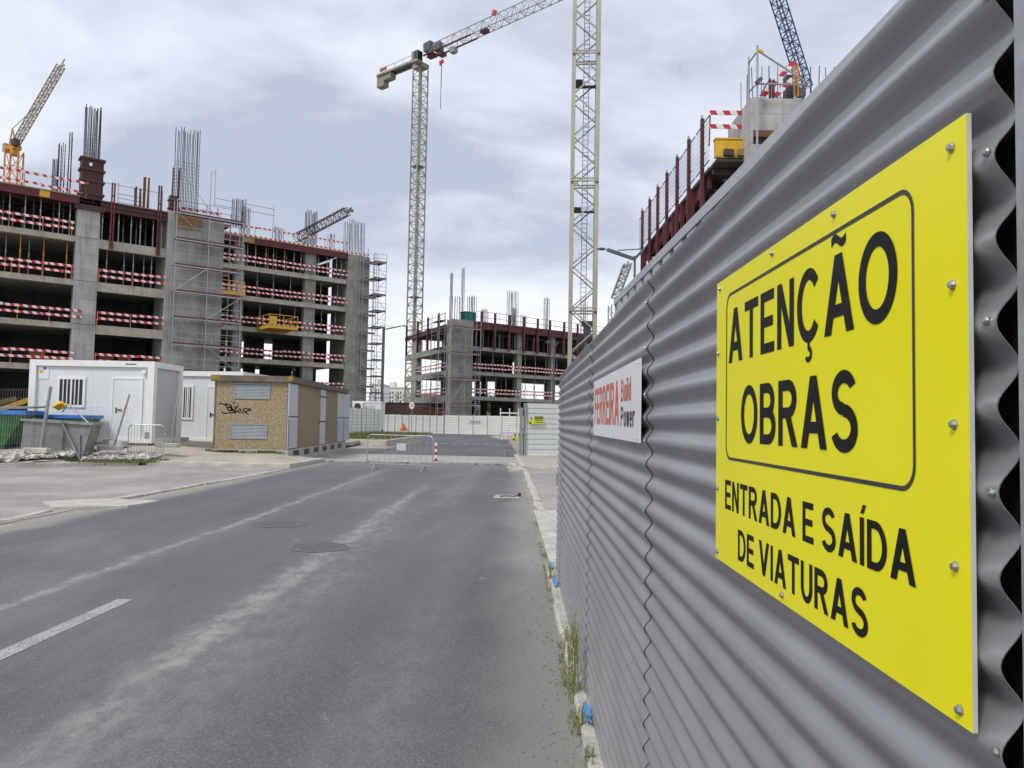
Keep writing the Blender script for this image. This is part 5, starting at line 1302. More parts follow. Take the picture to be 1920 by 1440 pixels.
# near white gate panel on the right, board by board
ga, gb = at(988, 800, 35.7), at(1052, 800, 36.3)
gt = thing('sheet_hoarding', 'tall white boarded gate panel with a lime safety sign, where the grey fence ends', 'hoarding', (ga.x, 35.7, .1), atan2(.6, gb.x - ga.x))
gw = hypot(gb.x - ga.x, .6); nb = 10; hb = 2.38 / nb
m = MB(); m.add([(0, 0, 0), (gw, 0, 0), (gw, 0, hb - .045), (0, 0, hb - .045), (0, .04, hb - .03), (gw, .04, hb - .03), (gw, .0, hb - .002), (0, .0, hb - .002)], [(0, 1, 2, 3), (3, 2, 5, 4), (4, 5, 6, 7)]); me = m.mesh('board', hoard_near)
for k in range(nb): inst(me, 'board', gt, (0, 0, .06 + hb * k))
for x in (-.09, -.28): MB().box(x - .05, x + .05, -.06, .1, -.1, 2.42 if x > -.2 else 2.2).build('post', vent_grey, gt)
MB().box(0, gw, -.02, .05, .0, .055).build('bottom_rail', white_frame, gt); MB().box(gw * .55, gw * .62, -.06, -.02, -.02, .08).build('caster', white_frame, gt)
MB().box(-.30, -.02, -.02, .02, 1.0, 1.06).build('hinge_bar', galv_dull, gt)
def safety_sign(label, p, ang, w, h):
    t = thing('safety_sign', label, 'sign', p, ang)
    MB().box(0, w, 0, .02, 0, h).build('plate', lime_sign, t)
    MB().box(.0, w * .36, -.004, .001, h * .45, h).build('white_field', sign_white, t)
    m = MB(); n_ = 20; c, r = Vector((w * .18, -.006, h * .72)), h * .23
    for i in range(n_):
        a, b = 2 * pi * i / n_, 2 * pi * (i + 1) / n_; m.quad(*[c + Vector((q * cos(x), 0, q * sin(x))) for q, x in ((r, a), (r, b), (r * .74, b), (r * .74, a))])
    m.bar(c + Vector((-r * .6, 0, r * .6)), c + Vector((r * .6, 0, -r * .6)), r * .2, .002, up=(0, 1, 0)); m.build('prohibition_ring', sign_red, t)
    MB().box(c.x - r * .3, c.x + r * .3, -.0055, -.004, c.z - r * .5, c.z + r * .5).build('pictogram', letter_black, t)
    MB().box(w * .40, w * .98, -.004, .001, h * .64, h * .96).build('black_band', letter_black, t)
    m = MB()
    for z in (.52, .44, .24, .16):
        m.box(w * .42, w * .96, -.004, .001, h * z, h * z + h * .045)
    m.build('lettering', letter_dark, t)
    m = MB(); m.add([(w * .03, -.005, h * .05), (w * .2, -.005, h * .05), (w * .115, -.005, h * .36)], [(0, 1, 2)]); m.build('triangle', letter_black, t)
    put_text('ATENÇÃO', w * .5, h * .16, lime_sign, t, Matrix(((1, 0, 0, w * .44), (0, 0, 1, -.0055), (0, 1, 0, h * .72), (0, 0, 0, 1))))
    return t
q = at(991, 795, 35.6); safety_sign('small lime and white safety sign on the white gate panel', (q.x, 35.62, q.z), atan2(.6, gb.x - ga.x), at(1021, 795, 35.6).x - q.x, at(991, 780, 35.6).z - q.z)
q = gnd(936, 853, .06); b2 = barrier('grey crowd barrier carrying a yellow sign, left of the white gate panel', (q.x, q.y, .06), radians(-3), 2.3, 1.06, 12, plaque=False, m_=galv_dull, foot='narrow')
q = at(960, 826, 36.9); safety_sign('yellow safety sign hanging on the barrier beside the gate panel', (q.x, 36.85, q.z), 0, at(986, 826, 36.9).x - q.x + .12, at(960, 812, 36.9).z - q.z)
q = gnd(953, 823, .0); barrier('distant crowd barrier behind the one with the yellow sign', (q.x, q.y, .0), 0, 2.5, 1.35, 12, m_=galv_dull, foot='narrow')

def street_lamp(label, x, y, z0, h, arm, armh, side, r=.11, hs=.6):
    t = thing('street_lamp', label, 'street lamp', (x, y, z0))
    MB().tube((0, 0, 0), (0, 0, h), r, 10, r * .72).build('pole', lamp_steel, t); MB().tube((0, 0, 0), (0, 0, .5), r * 1.5, 10).build('base', lamp_steel, t)
    m = MB(); m.bar((0, 0, h - .12), (arm * side, 0, h + armh), .1, .12); m.bar((-.35 * side, 0, h + armh * .7 + .12), (arm * side * .62, 0, h + armh * .9), .035); m.bar((0, 0, h - .1), (-.35 * side, 0, h + armh * .7 + .14), .09); m.build('arm', lamp_steel, t)
    m = MB(); n_ = 10; L_ = 1.05 * hs; ax = arm * side; prof = ((0, .04, 0), (.12, .10, .02), (.4, .2, .06), (.75, .19, .05), (1.0, .07, .0))
    vs = [];
    for (f, w, up) in [(f, w * hs, up * hs) for f, w, up in prof]:
        for i in range(n_):
            a = 2 * pi * i / n_; vs.append((ax + side * f * L_, w * cos(a), h + armh + up + (w * .75 if sin(a) > 0 else w * .4) * sin(a)))
    fs = [tuple(range(n_)), tuple(range(4 * n_, 5 * n_))] + [(k * n_ + i, k * n_ + (i + 1) % n_, (k + 1) * n_ + (i + 1) % n_, (k + 1) * n_ + i) for k in range(4) for i in range(n_)]
    m.add(vs, fs); m.build('lamp_head', lamp_steel, t, smooth=True)
    MB().box(ax + side * .3 * hs, ax + side * .85 * hs, -.11 * hs, .11 * hs, h + armh - .075 * hs, h + armh - .055 * hs).build('lens', hoard_grey, t)
q = at(714, 812, 84); street_lamp('tall grey street lamp in front of the gap between the two buildings', q.x, 84, .1, at(722, 616, 84).z - .1, 1.9, .3, 1, .17)
q = at(1037, 790, 66); street_lamp('smaller street lamp against the right face of the end of road building', q.x, 66, .0, at(1036, 650, 66).z, .15, .35, -1, .10)
q = at(1188, 700, 28); street_lamp('dark street lamp reaching left above the fence, beside the cream crane', q.x, 28, .0, at(1188, 480, 28).z, 1.02, .22, -1, .055, .36)

def disc(c, r, n_=28): return [(c[0] + r * cos(2 * pi * i / n_), c[1], c[2] + r * sin(2 * pi * i / n_)) for i in range(n_)]
q = at(771, 812, 70); t = thing('speed_sign', 'round red and white speed limit sign reading 20 on a grey pole', 'sign', (q.x, 70, .25), radians(-40)); zc = at(771, 760, 70).z - .25
MB().tube((0, .03, 0), (0, .03, zc + .4), .035, 8).build('pole', galv_dull, t)
m = MB(); m.tube((0, -.012, zc), (0, .0, zc), .40, 28); m.build('plate', galv_dull, t)
m = MB(); m.add(disc((0, -.014, zc), .395), [tuple(range(28))]); m.build('ring', sign_red, t); m = MB(); m.add(disc((0, -.016, zc), .325), [tuple(range(28))]); m.build('field', sign_white, t)
put_text('20', .40, .30, letter_black, t, Matrix(((1, 0, 0, -.20), (0, 0, 1, -.018), (0, 1, 0, zc - .15), (0, 0, 0, 1))), .0)
q = at(757, 807, 62); t = thing('roadworks_sign', 'orange triangular roadworks warning sign with a red border', 'sign', (q.x, 62, .3)); zb = q.z - .3; hw = .34; ht_ = .60
MB().bar((0, .05, -.1), (0, .05, zb + .3), .05).build('pole', galv_dull, t)
def tri(s, y): return [(-hw * s, y, zb + ht_ * (.33 - .33 * s)), (hw * s, y, zb + ht_ * (.33 - .33 * s)), (0, y, zb + ht_ * (.33 + .67 * s))]
m = MB(); a, b = tri(1, 0), tri(1, .03); m.add(a + b, [(0, 1, 2), (5, 4, 3), (0, 3, 4, 1), (1, 4, 5, 2), (2, 5, 3, 0)]); m.build('border', sign_red, t)
m = MB(); m.add(tri(.74, -.003), [(0, 1, 2)]); m.build('field', sign_orange, t)
m = MB(); m.bar((-.03, -.005, zb + .06), (.02, -.005, zb + .24), .07, .004, up=(0, 1, 0)); m.bar((.02, -.005, zb + .2), (.1, -.005, zb + .1), .03, .004, up=(0, 1, 0)); m.add(disc((.03, -.006, zb + .29), .035), [tuple(range(28))]); m.add([(.06, -.006, zb + .05), (.17, -.006, zb + .05), (.12, -.006, zb + .12)], [(0, 1, 2)]); m.build('pictogram', letter_black, t)

# things standing behind the far hoarding
def simple(name, label, cat, mtl, boxes, loc, ang=0, part='body'):
    t = thing(name, label, cat, loc, ang)
    for i, b in enumerate(boxes): MB().box(*b[:6]).build(b[7] if len(b) > 7 else part, b[6] if len(b) > 6 else mtl, t)
    return t
q = at(652, 765, 74)
t = simple('site_cabin', 'low white site cabin with a round fan unit behind the left hoarding', 'cabin', white_panel, [(0, 2.9, 0, 2.4, 0, 2.5, white_panel, 'body'), (-.05, 2.95, -.05, 2.45, 2.5, 2.65, white_frame, 'roof'), (1.3, 2.3, -.02, .01, 1.2, 2.2, door_grey, 'window')], (q.x - .4, 78, .8))
MB().box(.05, 1.1, -.4, -.02, 1.7, 2.5).build('fan_unit', white_frame, t); m = MB(); m.add(disc((.6, -.41, 2.1), .33), [tuple(range(28))]); m.build('fan_grille', dark_steel, t)
q = at(720, 783, 112); simple('site_wall', 'brown clad site wall behind the far hoarding, left of the corner column', 'wall', site_brown, [(0, 10.5, 0, .3, 0, 3.9, site_brown, 'cladding'), (-.05, 10.5, -.1, .35, 3.9, 4.05, lamp_steel, 'coping')], (q.x - 1.5, 108, 0), .0)
t = thing('edge_guard', 'thin grey handrail on top of the brown site wall', 'guard rail', (q.x - 1.5, 108.1, 4.05))
for z in (.6, 1.2): MB().tube((0, 0, z), (10.4, 0, z), .04, 5).build('tube', galv_dull, t)
for k in range(6): MB().tube((2.08 * k, 0, 0), (2.08 * k, 0, 1.2), .04, 5).build('upright', galv_dull, t)
q = at(792, 780, 103); simple('rubble_container', 'rusty red open container behind the hoarding left of the corner wall', 'container', rust, [(0, 4.6, 0, 2, 0, 3.2, brick_red, 'body'), (-.1, 4.7, -.1, 2.1, 3.2, 3.4, rust, 'rim'), (.8, 1.0, -.06, -.0, 0, 3.2, rust, 'rib'), (2.2, 2.4, -.06, -.0, 0, 3.2, rust, 'rib'), (3.6, 3.8, -.06, -.0, 0, 3.2, rust, 'rib')], (q.x, 103, 0))
for (px, py0, w_, Y, lb, nm, mtl) in ((780, 780, 5.0, 140, 'white site shed with a red tiled slope seen under the left floor', 'site_shed', white_panel), (866, 775, 3.2, 125, 'white cylindrical tank beyond the corner wall scaffold', 'storage_tank', apart_cream)):
    q = at(px, py0, Y); t = thing(nm, lb, nm.split('_')[1], (q.x, Y, 0))
    if nm == 'site_shed':
        MB().box(0, 9, 0, 6, 0, 4.6).build('wall', mtl, t); m = MB(); m.add([(-.2, -.3, 4.6), (9.2, -.3, 4.6), (9.2, 3, 6.4), (-.2, 3, 6.4), (-.2, 6.3, 4.6), (9.2, 6.3, 4.6)], [(0, 1, 2, 3), (3, 2, 5, 4), (0, 3, 4), (1, 5, 2)]); m.build('roof', brick_red, t); MB().box(2, 3.2, -.03, .02, 1.2, 2.6).build('window', window_dark, t)
    else:
        m = MB(); m.tube((1.6, 1.6, 0), (1.6, 1.6, 4.0), 1.6, 20); m.build('shell', mtl, t, smooth=False); m = MB(); m.tube((1.6, 1.6, 4.0), (1.6, 1.6, 4.5), 1.6, 20, .5); m.build('cap', mtl, t)
# white stacking racks under the slab
t = thing('steel_rack', 'white stacked steel rack under the lowest slab on the right', 'rack', (at(938, 780, 101).x, 102, .2))
for x in (0, 1.2, 2.4): MB().box(x - .06, x + .06, 0, .1, 0, 3.2).build('upright', sign_white, t)
for z in (.6, 1.2, 1.8, 2.5): MB().box(-.1, 2.5, -.03, .0, z, z + .16).build('shelf_beam', sign_white, t)

# distant white apartment blocks
def apartment(label, px0, px1, pyt, Y, floors, cols, mtl, seed, step=0.0):
    a, b = at(px0, 760, Y), at(px1, 760, Y); W_ = b.x - a.x; H = at(px0, pyt, Y).z
    t = thing('apartment_block', label, 'building', (a.x, Y, 0)); rn = random.Random(seed)
    MB().box(0, W_, 0, 14, 0, H).build('wall', mtl, t); MB().box(-.4, W_ + .4, -.4, 14, H, H + .5).build('roof_edge', apart_cream, t)
    MB().box(W_ * .2, W_ * .45, 3, 9, H, H + 2.5).build('roof_house', mtl, t)
    fh = (H - 4) / floors; cw = W_ / cols
    me = MB().box(.0, cw * .42, -.06, .1, 0, fh * .62).mesh('window', window_dark)
    for f in range(floors):
        for c in range(cols):
            if rn.random() < .12: continue
            inst(me, 'window', t, (cw * (c + .3), 0, 3 + fh * f + fh * .15))
    ba = MB().box(0, cw * .9, -1.0, -.05, 0, .9).mesh('balcony', mtl)
    for f in range(1, floors):
        for c in range(1, cols, 3): inst(ba, 'balcony', t, (cw * (c + .05), 0, 3 + fh * f))
    return t
apartment('distant white apartment block left of the street lamp', 693, 716, 722, 260, 7, 5, apart_white, 1)
apartment('distant cream apartment block just right of the street lamp', 719, 758, 727, 300, 6, 8, apart_cream, 2)
apartment('distant white apartment block seen between the columns on the left face', 745, 812, 738, 340, 6, 10, apart_white, 3)
apartment('far white block glimpsed under the far wing of the left building', 560, 606, 748, 330, 5, 7, apart_white, 4)
apartment('far cream block glimpsed through the far wing beside the end tower', 610, 652, 742, 380, 5, 6, apart_cream, 5)

# trees beyond the end of road building
def tree(label, x, y, h, r, seed):
    rn = random.Random(seed); t = thing('tree', label, 'tree', (x, y, 0), 0, 'trees beyond the end of road building')
    m = MB(); m.tube((0, 0, 0), (.1, 0, h * .55), .22, 7, .12)
    tips = []
    for k in range(7):
        a = rn.uniform(0, 2 * pi); q = Vector((r * .6 * cos(a), r * .6 * sin(a), h * rn.uniform(.6, .9))); m.tube((.08, 0, h * rn.uniform(.3, .52)), q, .08, 5, .03); tips.append(q)
    m.build('trunk', rust, t); c = MB()
    for k in range(2200):
        q = rn.choice(tips); d = Vector((rn.gauss(0, 1), rn.gauss(0, 1), rn.gauss(0, .8))) * r * .27; p = q + d; s = rn.uniform(.12, .3)
        u = Vector((rn.uniform(-1, 1), rn.uniform(-1, 1), rn.uniform(-1, 1))).normalized(); v = u.orthogonal().normalized()
        c.add([p - u * s, p + v * s * .6, p + u * s, p - v * s * .6], [(0, 1, 2, 3)])
    c.build('crown', leaf_green, t, kind='stuff')
for (px, Y, h, r, lb) in ((908, 165, 6.5, 3.2, 'dark green tree glimpsed under the slab, left of the rack'), (922, 175, 7, 3.4, 'taller green tree glimpsed under the slab, nearest the rack'), (895, 180, 6, 3, 'low green tree at the left of the opening under the slab')):
    tree(lb, at(px, 780, Y).x, Y, h, r, px)

# ================================================================== CRANES
# cream tower crane beside the road
cx_, cy_ = at(1097, 400, 52).x, 53.0
cr = thing('tower_crane', 'tall cream lattice tower crane mast rising behind the grey fence', 'crane', (cx_, cy_, 0), radians(-3.5)); W2 = .98
SEC = 8.98; z_ = .9
leg = MB().box(-.14, .14, -.14, .14, 0, SEC - .03).mesh('leg', cream); bw = 2 * W2 - .28; bh = SEC / 6
dia = MB().bar((0, 0, 0), (bw, 0, bh), .085, .085, up=(0, 1, 0)).mesh('brace', cream); hor = MB().box(0, bw, -.045, .045, -.045, .045).mesh('tie', cream)
lad = MB(); lad.box(-.2, -.16, -.02, .02, 0, SEC - .05); lad.box(.16, .2, -.02, .02, 0, SEC - .05)
for k in range(30): lad.box(-.16, .16, -.012, .012, .3 * k + .1, .3 * k + .124)
lad = lad.mesh('ladder', lamp_steel)
hoop = MB(); n_ = 8
for k in range(n_):
    a, b = pi * k / n_, pi * (k + 1) / n_; hoop.tube((.38 * cos(a), .34 * sin(a) * -1, 0), (.38 * cos(b), .34 * sin(b) * -1, 0), .012, 4)
hoop = hoop.mesh('ladder_hoop', lamp_steel)
plat = MB().box(-.75, -.2, -.7, .7, 0, .05).box(-.2, .75, .25, .7, 0, .05).mesh('platform', dark_steel); pin = MB().tube((0, -.02, 0), (0, .02, 0), .10, 10).mesh('pin', rust)
for s in range(5):
    sec = thing('mast_section', None, None, (0, 0, 0)); sec.parent = cr; sec.location = (0, 0, z_ + SEC * s - SEC * .05)
    for sx_ in (-1, 1):
        for sy_ in (-1, 1): inst(leg, 'leg', sec, (sx_ * (W2 - .14), sy_ * (W2 - .14), 0))
    for f in range(4):
        Rf = Matrix.Rotation(f * pi / 2, 4, 'Z')
        for k in range(6):
            up_ = (k + f // 2) % 2 == 0; p0 = Rf @ Vector((-(W2 - .14) if up_ else (W2 - .14), -(W2 - .14), k * bh)); o = inst(dia, 'brace', sec, p0, (0, 0, f * pi / 2), (1 if up_ else -1, 1, 1))
        for zt in (.06, SEC - .12): inst(hor, 'tie', sec, Rf @ Vector((-(W2 - .14), -(W2 - .14), zt)), (0, 0, f * pi / 2))
    inst(lad, 'ladder', sec, (.05, .2, 0)); inst(plat, 'platform', sec, (0, 0, SEC * .78))
    for k in range(8): inst(hoop, 'ladder_hoop', sec, (.05, .2, .8 + k * 1.05))
    for sx_ in (-1, 1): inst(pin, 'pin', sec, (sx_ * (W2 - .14), -W2 - .01, SEC - .25))
MB().box(-1.6, 1.6, -1.6, 1.6, -.2, .46).build('footing', concrete, cr)
m = MB(); m.box(.1, .6, -.1, .25, 7.5, 8.3).box(-.05, .7, -.05, .0, 8.3, 8.7); m.build('switch_box', lamp_steel, cr)

# grey tower crane with its jib, behind the end of road building
Yc = 124.0; top_ = at(789, 140, Yc).z; mx = at(782, 400, Yc).x
gc = thing('tower_crane', 'complete hammerhead tower crane behind the end of road building, jib pointing right', 'crane', (mx, Yc, 0), 0)
nsec = 11; zt = 59.2
for s in range(nsec):
    a, b = zt * s / nsec, zt * (s + 1) / nsec - .02
    m = lattice((0, 0, a), (0, 0, b), (.72, .7, 0), 1.75, 1.75, 4, .13, .055); m.box(-.85, .85, -.85, .85, b - .03, b + .0) if s % 4 == 3 else None
    m.build('mast_section', cream if s < 0 else crane_green, gc)
m = MB(); m.box(-.25, .25, -.2, .2, 0, zt); m.build('ladder', crane_grey, gc)
dj = Vector((21, -17.5, 0)).normalized(); dn = Vector((-dj.y, dj.x, 0)); zj = 60.95
def J(s, n_, z): return dj * s + dn * n_ + Vector((0, 0, z))
m = MB(); m.bar(J(-1.1, 0, zj - 1.2), J(1.1, 0, zj - 1.2), 1.7, .7); m.build('slewing_unit', crane_green, gc)
m = MB(); m.bar(J(.1, -1.6, zj - .4), J(1.5, -1.6, zj - .4), 1.2, 1.8); cb = m.build('cab', crane_green, gc)
m = MB(); m.bar(J(.7, -2.21, zj - .3), J(1.4, -2.21, zj - .3), .06, 1.1); m.bar(J(1.51, -2.1, zj - .3), J(1.51, -1.1, zj - .3), .06, 1.4); m.build('pane', window_dark, cb)
jib = lattice(J(1.4, 0, zj), J(42, 0, zj + .9), (0, 0, 1), 1.5, 1.9, 26, .075, .04, tri=True); jib.build('jib', crane_grey, gc)
m = MB(); m.bar(J(1.4, -.75, zj + .02), J(12, -.75, zj + .2), .22, .2); m.bar(J(1.4, .75, zj), J(12, .75, zj + .2), .2, .2); m.build('jib_root', dark_red, gc)
m = MB(); m.bar(J(2.0, 0, zj - .1), J(3.4, 0, zj - .1), 1.0, .5); m.build('winch', dark_red, gc)
m = MB(); m.bar(J(1.0, 0, zj + 1.6), J(2.6, 0, zj + 1.7), .9, 1.4); m.bar(J(3.4, .2, zj + 1.0), J(4.6, .2, zj + 1.0), .9, 1.3); m.build('machine_box', lamp_steel, gc)
m = MB(); m.bar(J(13.6, 0, zj + .35), J(14.8, 0, zj + .35), 1.0, .5); m.build('winch', dark_red, gc)
m = MB(); m.bar(J(15.9, 0, zj + 2.2), J(16.3, 0, zj + 2.9), .3, .7); m.build('beacon', sign_red, gc)
for n_ in (-.75, .75): MB().bar(J(-1.2, n_, zj - .1), J(-10.3, n_, zj - .05), .22, .34).build('counter_jib_beam', crane_green, gc)
m = MB(); m.bar(J(-1.2, 0, zj + .0), J(-10.3, 0, zj + .05), 1.3, .1); m.build('walkway', lamp_steel, gc)
m = MB()
for n_ in (-.8, .8):
    m.bar(J(-1.2, n_, zj + .9), J(-10, n_, zj + .8), .06)
    for k in range(5): m.bar(J(-1.4 - 2.1 * k, n_, zj - .4), J(-1.4 - 2.1 * k, n_, zj + .85), .06)
m.build('handrail', crane_grey, gc)
cwm = mat('crane_counterweight', (.27, .26, .20), (.20, .19, .15), 2, .85)
for k, (s0, dz) in enumerate(((-10.4, 1.9), (-9.5, 1.9), (-8.6, 1.0), (-7.7, 1.0))): MB().bar(J(s0, 0, zj - .2 - dz / 2), J(s0 + .86, 0, zj - .2 - dz / 2), 1.2, dz).build('counterweight', cwm, gc)
m = MB(); m.bar(J(-10.0, -.9, zj + .5), J(-8.5, -.9, zj + .5), .1, 1.0); m.build('name_board', sign_white, gc); m = MB(); m.bar(J(-9.2, -.97, zj + .5), J(-7.5, -.97, zj + .5), .04, .6); m.build('name_plate', brick_red, gc)
m = MB(); m.bar(J(-10.4, 0, zj + .2), J(-9.7, 0, zj + .2), 1.0, 1.3); m.build('motor_house', crane_green, gc)
tx = 4.9; m = MB(); m.bar(J(tx - .5, 0, zj - .5), J(tx + .5, 0, zj - .5), 1.3, .5); m.build('trolley', dark_red, gc)
m = MB(); m.bar(J(tx + 2.2, 0, zj - .7), J(tx + 3.2, 0, zj - .7), .9, .8); m.build('basket', galv_dull, gc)
hz = at(833, 115, Yc - 4).z
m = MB(); m.tube(J(tx, 0, zj - .6), J(tx, 0, hz), .02, 4); m.build('hoist_rope', dark_steel, gc)
m = MB(); m.bar(J(tx - .4, 0, hz + .2), J(tx + .4, 0, hz + .4), .3, .5); m.bar(J(tx - .2, 0, hz - .2), J(tx - .2, 0, hz + .2), .25, .35); m.build('hook_block', sign_red, gc)
m = MB(); m.tube(J(tx, 0, hz - .2), J(tx, 0, hz - 7.4), .05, 5); m.tube(J(tx + .05, 0, hz - .2), J(tx + .02, 0, hz - 4), .06, 5); m.build('hanging_chain', dark_steel, gc)

# luffing cranes
def luffing(label, pbase, ptip, Y, Ytip, w, n_, mtl_jib, mtl_body, wmast, body=True, tie=True, rc=.09, zdrop=None, pend=None):
    b = at(*pbase, Y); tp = at(*ptip, Ytip); t = thing('luffing_crane', label, 'crane', (b.x, b.y, 0))
    off = Vector((b.x, b.y, 0)); B = b - off; T = tp - off; up = Vector((0, -.3, 1))
    m = lattice(B, B.lerp(T, .93), up, w, w, n_, rc, rc * .5); m.build('jib', mtl_jib, t)
    d = (T - B).normalized(); s = Vector((d.x, d.y, 0)).normalized(); m = MB(); e = B.lerp(T, .93)
    m.bar(e, T + Vector((0, 0, w * .2)), w * .16); m.bar(e + Vector((0, 0, -w * .4)), T + Vector((0, 0, w * .1)), w * .14); m.bar(e - s * w * .5, e + s * w * .8, w * .3); m.build('jib_head', mtl_jib, t)
    ms = lattice((0, 0, 0), (0, 0, B.z - w), (1, .2, 0), wmast, wmast, max(6, int(B.z / wmast / 1.4)), .11, .05); ms.build('mast', mtl_body, t)
    if body:
        m = MB(); m.bar(B - s * w * 1.6 + Vector((0, 0, -w * .5)), B + s * w * .8 + Vector((0, 0, -w * .5)), w * 1.5, w * .8); m.tube(B + Vector((0, 0, -w * 2)), B + Vector((0, 0, -w * .8)), w * .8, 10); m.build('slewing_unit', mtl_body, t)
        m = MB(); m.bar(B + s * w * .5 + Vector((0, -w, 0)), B + s * w * 1.7 + Vector((0, -w, 0)), w * .9, w * 1.2); m.build('cab', dark_steel, t)
        A = B - s * w * .9 + Vector((0, 0, w * 3.2)); m = MB(); m.bar(B - s * w * 1.6, A, w * .18); m.bar(B + s * w * .2, A, w * .18); m.build('a_frame', mtl_body, t)
        m = MB(); m.tube(A, B.lerp(T, pend or .5) + Vector((0, 0, w * .5)), .05, 4); m.build('pendant', dark_steel, t)
        m = MB(); m.bar(B - s * w * 2.4 + Vector((0, 0, -w * .4)), B - s * w * 1.6 + Vector((0, 0, -w * .4)), w * 1.4, w * 1.5); m.build('counterweight', concrete, t)
    return t
luffing('orange and yellow luffing crane above the near wing, at the left edge', (28, 272), (121, 112), 95, 92, .68, 24, mat('crane_jib_tan', (.42, .36, .26), (.30, .25, .17), 2, .6), orange_paint, 1.5, rc=.075, pend=.42)
luffing('dark lattice crane jib rising behind the far wing deck', (555, 447), (659, 392), 150, 146, 1.5, 15, mat('crane_jib_dark', (.13, .13, .115), (.08, .08, .07), 2, .6), dark_steel, 1.8, body=False, rc=.11)
luffing('blue luffing crane leaning left above the right hand building', (1510, 165), (1440, -60), 72, 68, .95, 19, blue_steel, blue_steel, 1.6, body=False, rc=.07)
luffing('small pale crane jib seen past the end of the ribbed hoarding', (1153, 560), (1178, 492), 112, 110, 1.0, 10, crane_grey, crane_grey, 1.5, body=False, rc=.1)

# ================================================================== RIGHT HAND BUILDING ABOVE THE FENCE
RX = lambda Y: 8.76 - .0166 * Y
rbd = thing('unfinished_building', 'unfinished building on the right with dark red formwork showing above the fence', 'building', (RX(31), 31, 0), radians(90.95))
# local x runs away along the street front, y to the left (towards the road) so the building lies at y < 0
LB = 17.4; zd = 12.35
for z in (3.1, 6.2, 9.3): MB().box(-.2, LB, -12, 0, z - .35, z).build('slab', concrete, rbd)
for z0, z1 in ((0, 2.75), (3.1, 5.85), (6.2, 8.95), (9.3, 12.0)):
    for x in (3, 9, 15): MB().box(x, x + .6, -.9, -.3, z0, z1).build('column', concrete, rbd)
    MB().box(-.1, LB, -6.2, -6, z0, z1).build('blocking_wall', concrete_shade, rbd)
MB().box(-.2, LB, -12, .35, zd, zd + .12).build('formwork_deck', wood_dark, rbd)
k = 0; x = 1.4
while x < LB - 1:
    MB().box(x, x + 1.9, .1, .25, zd - .6, zd + .3).build('edge_form', dark_red, rbd); MB().box(x + .4, x + .55, .25, .42, zd - 1.3, zd + .1).build('bracket', dark_red, rbd); x += 2.0
jo = MB().box(0, .1, -11.5, .3, 0, .22).mesh('joist', wood_dark)
for k in range(9): inst(jo, 'joist', rbd, (.6 + 2 * k, 0, zd - .26))
MR2 = wm(rbd)
props(MR2, [(x, -.4) for x in (1.2, 2.6, 5, 7.6, 10, 12.4, 14.5)], 9.31, zd - .3 - 9.31, 'steel prop under the red deck of the right hand building', 'props under the right hand deck', galv_dull, 'prop_right')
sol = thing('formwork_soldier', 'tall dark red upright with mesh guard on the right hand building edge', 'formwork upright', MR2 @ Vector((1.55, .42, zd - 3.6)), radians(90.95), 'red uprights on the right hand building')
MB().box(-.075, .075, 0, .15, 0, 6.05).build('channel', dark_red, sol); MB().box(-.1, .1, -.02, 0, 4.5, 4.56).build('cap', bright_red, sol); MB().tube((0, .1, 6.05), (0, .1, 6.2), .05, 6).build('pin', galv_dull, sol)
sol['label'] = 'first and tallest looking red upright with mesh guard on the right hand building'
for i in range(1, 7): copy_tree(sol, MR2 @ Vector((1.55 + 2.4 * i, .42, zd - 3.6)), label='%s red upright, counted from the near end of the right hand deck' % ORD[i])
t = thing('mesh_guard', 'fine wire mesh guard panels between the red uprights of the right hand building', 'mesh fence', MR2 @ Vector((.4, .5, zd)), radians(90.95))
for i in range(7):
    m = MB(); w_ = 2.2
    for k in range(9): m.bar((0, 0, .25 + 1.9 * k / 8), (w_, 0, .25 + 1.9 * k / 8), .008)
    for k in range(12): m.bar((w_ * k / 11, 0, .25), (w_ * k / 11, 0, 2.15), .007)
    for z in (.25, 2.15): m.bar((0, 0, z), (w_, 0, z), .035)
    o = m.build('mesh_panel', lamp_steel, t, kind='stuff'); o.location = (2.4 * i - 1.2 + (1.2 if i == 0 else 1.2), 0, 0)
rail('red and white boards closing the near end of the right hand deck', Matrix.Translation(at(1330, 262, 31.2)) , 0, at(1404, 262, 31.2).x - at(1330, 262, 31.2).x, 0, -.1, 'guard boards on the right hand building', 'red', 120, boards=(.65, 1.22), tilt=False, step=3)
q = at(1342, 293, 31.0); w_ = at(1400, 284, 31).x - q.x
t = thing('formwork_box', 'yellow formwork panel with wooden blocks at the near end of the right hand deck', 'formwork', (q.x, 31.0, q.z)); hh = at(1342, 261, 31).z - q.z
MB().box(0, w_, 0, .3, 0, hh).build('panel', yellow_paint, t); MB().box(-.03, w_, -.04, .34, hh, hh + .06).build('top_rail', yellow_paint, t); MB().box(0, w_, -.08, -.0, -.08, .0).build('bottom_rail', wood, t)
for x, a in ((.3, wood_dark), (.85, wood)): MB().bar((x, -.15, .12), (x + .4, -.12, .1), .18, .26).build('block', a, t)
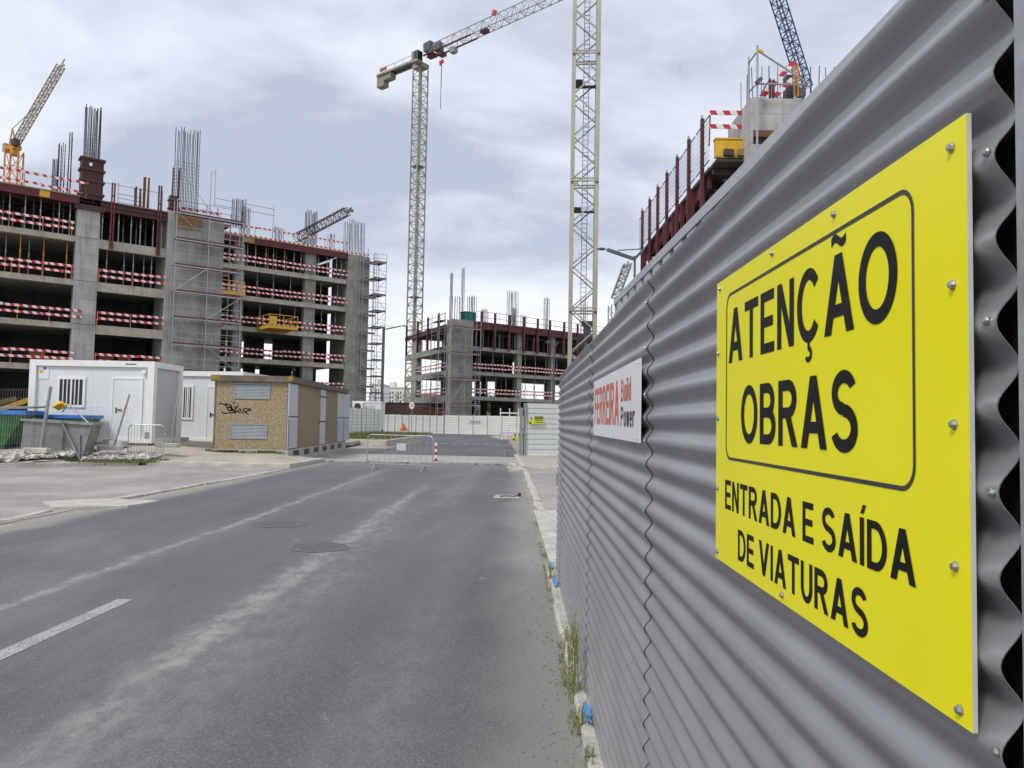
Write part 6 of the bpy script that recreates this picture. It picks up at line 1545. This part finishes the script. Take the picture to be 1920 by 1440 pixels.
# concrete tower head with scaffold
q = at(1406, 270, 30.0); w_ = 4.2
t = thing('lift_core', 'raw concrete core head standing up at the corner of the right hand building', 'concrete core', (q.x, 30.0, 0)); zt = at(1410, 184, 30).z
MB().box(0, w_, 0, 3.2, 0, zt - 1.85).build('wall', concrete_light, t); MB().box(.14, w_, .1, 3.2, zt - 1.84, zt - 1.42).build('recess_shade', black_paint_shade, t); MB().box(.14, w_, .0, .09, zt - 1.55, zt - 1.30).build('timber', rust, t)  # black fill puts the shade of the hollow into its colour
MB().box(0, .13, 0, 3.2, zt - 1.84, zt - 1.3).build('wall', concrete_light, t); MB().box(0, w_, 0, 3.2, zt - 1.29, zt).build('wall', concrete_light, t)
m = rebar(t, .2, .3, zt, 3.6, 1.6, 1.5, 12, 3, 55, .3, r=.02, mm=lamp_steel)
sc = thing('scaffold', 'open tube scaffold frame standing at the corner of the concrete core', 'scaffold', (q.x, 29.7, 0)); zq = lambda px, py, Y: at(px, py, Y)
P = [at(1404, 300, 30.6), at(1420, 300, 29.6)]
for p_, pt in ((P[0], (1404, 107)), (P[1], (1420, 85))):
    MB().tube((p_.x, p_.y, 6), (at(*pt, p_.y).x, p_.y, at(*pt, p_.y).z), .045, 7).build('standard', galv, sc, world=True)
def st(a, Ya, b, Yb, r=.032, nm='tube', m_=None): MB().tube(at(*a, Ya), at(*b, Yb), r, 6).build(nm, m_ or galv, sc, world=True)
st((1404, 118), 30.6, (1421, 95), 29.6); st((1404, 173), 30.6, (1420, 156), 29.6); st((1421, 95), 29.6, (1515, 156), 29.4, .038, 'brace'); st((1420, 157), 29.6, (1513, 159), 29.5, .036, 'ledger'); st((1423, 94), 29.58, (1430, 98), 29.55, .07, 'joint', yellow_paint)
MB().bar(at(1425, 180, 30.5), at(1444, 147, 30.5), .05).build('strut', lamp_steel, sc, world=True)
MB().bar(at(1418, 156, 29.5), at(1428, 147, 29.5), .14).build('coupler', lamp_steel, sc, world=True)
def slant_board(label, a, b, Y):
    p, q = at(*a, Y), at(*b, Y); d = q - p; t = MB(); t.bar((0, 0, 0), (d.length, 0, 0), .03, .2); o = t.build('guard_board', stripe_m, label=label, cat='guard board'); o.location = p; o.rotation_euler = (0, -atan2(d.z, hypot(d.x, d.y)), atan2(d.y, d.x))
slant_board('upper slanting red and white board on the concrete core', (1430, 181), (1489, 116), 30.8); slant_board('lower slanting red and white board on the concrete core', (1452, 182), (1486, 148), 30.9)
q = at(1443, 183, 30.4); t = thing('formwork_soldier', 'short dark red steel upright standing on the concrete core', 'formwork upright', q)
for x in (0, .13): MB().box(x, x + .08, 0, .12, 0, .75).build('channel', bright_red, t)
q = at(1474, 182, 31.4); t = thing('machine_box', 'dark grey control box between orange posts on the concrete core', 'machine', q)
MB().box(0, .42, 0, .4, .1, .95).build('box', dark_steel, t)
for x in (.28, .42): MB().box(x, x + .07, -.1, -.03, 0, 1.35).build('post', orange_paint, t)
MB().box(.5, .8, -.05, .2, .05, .4).build('motor', lamp_steel, t)
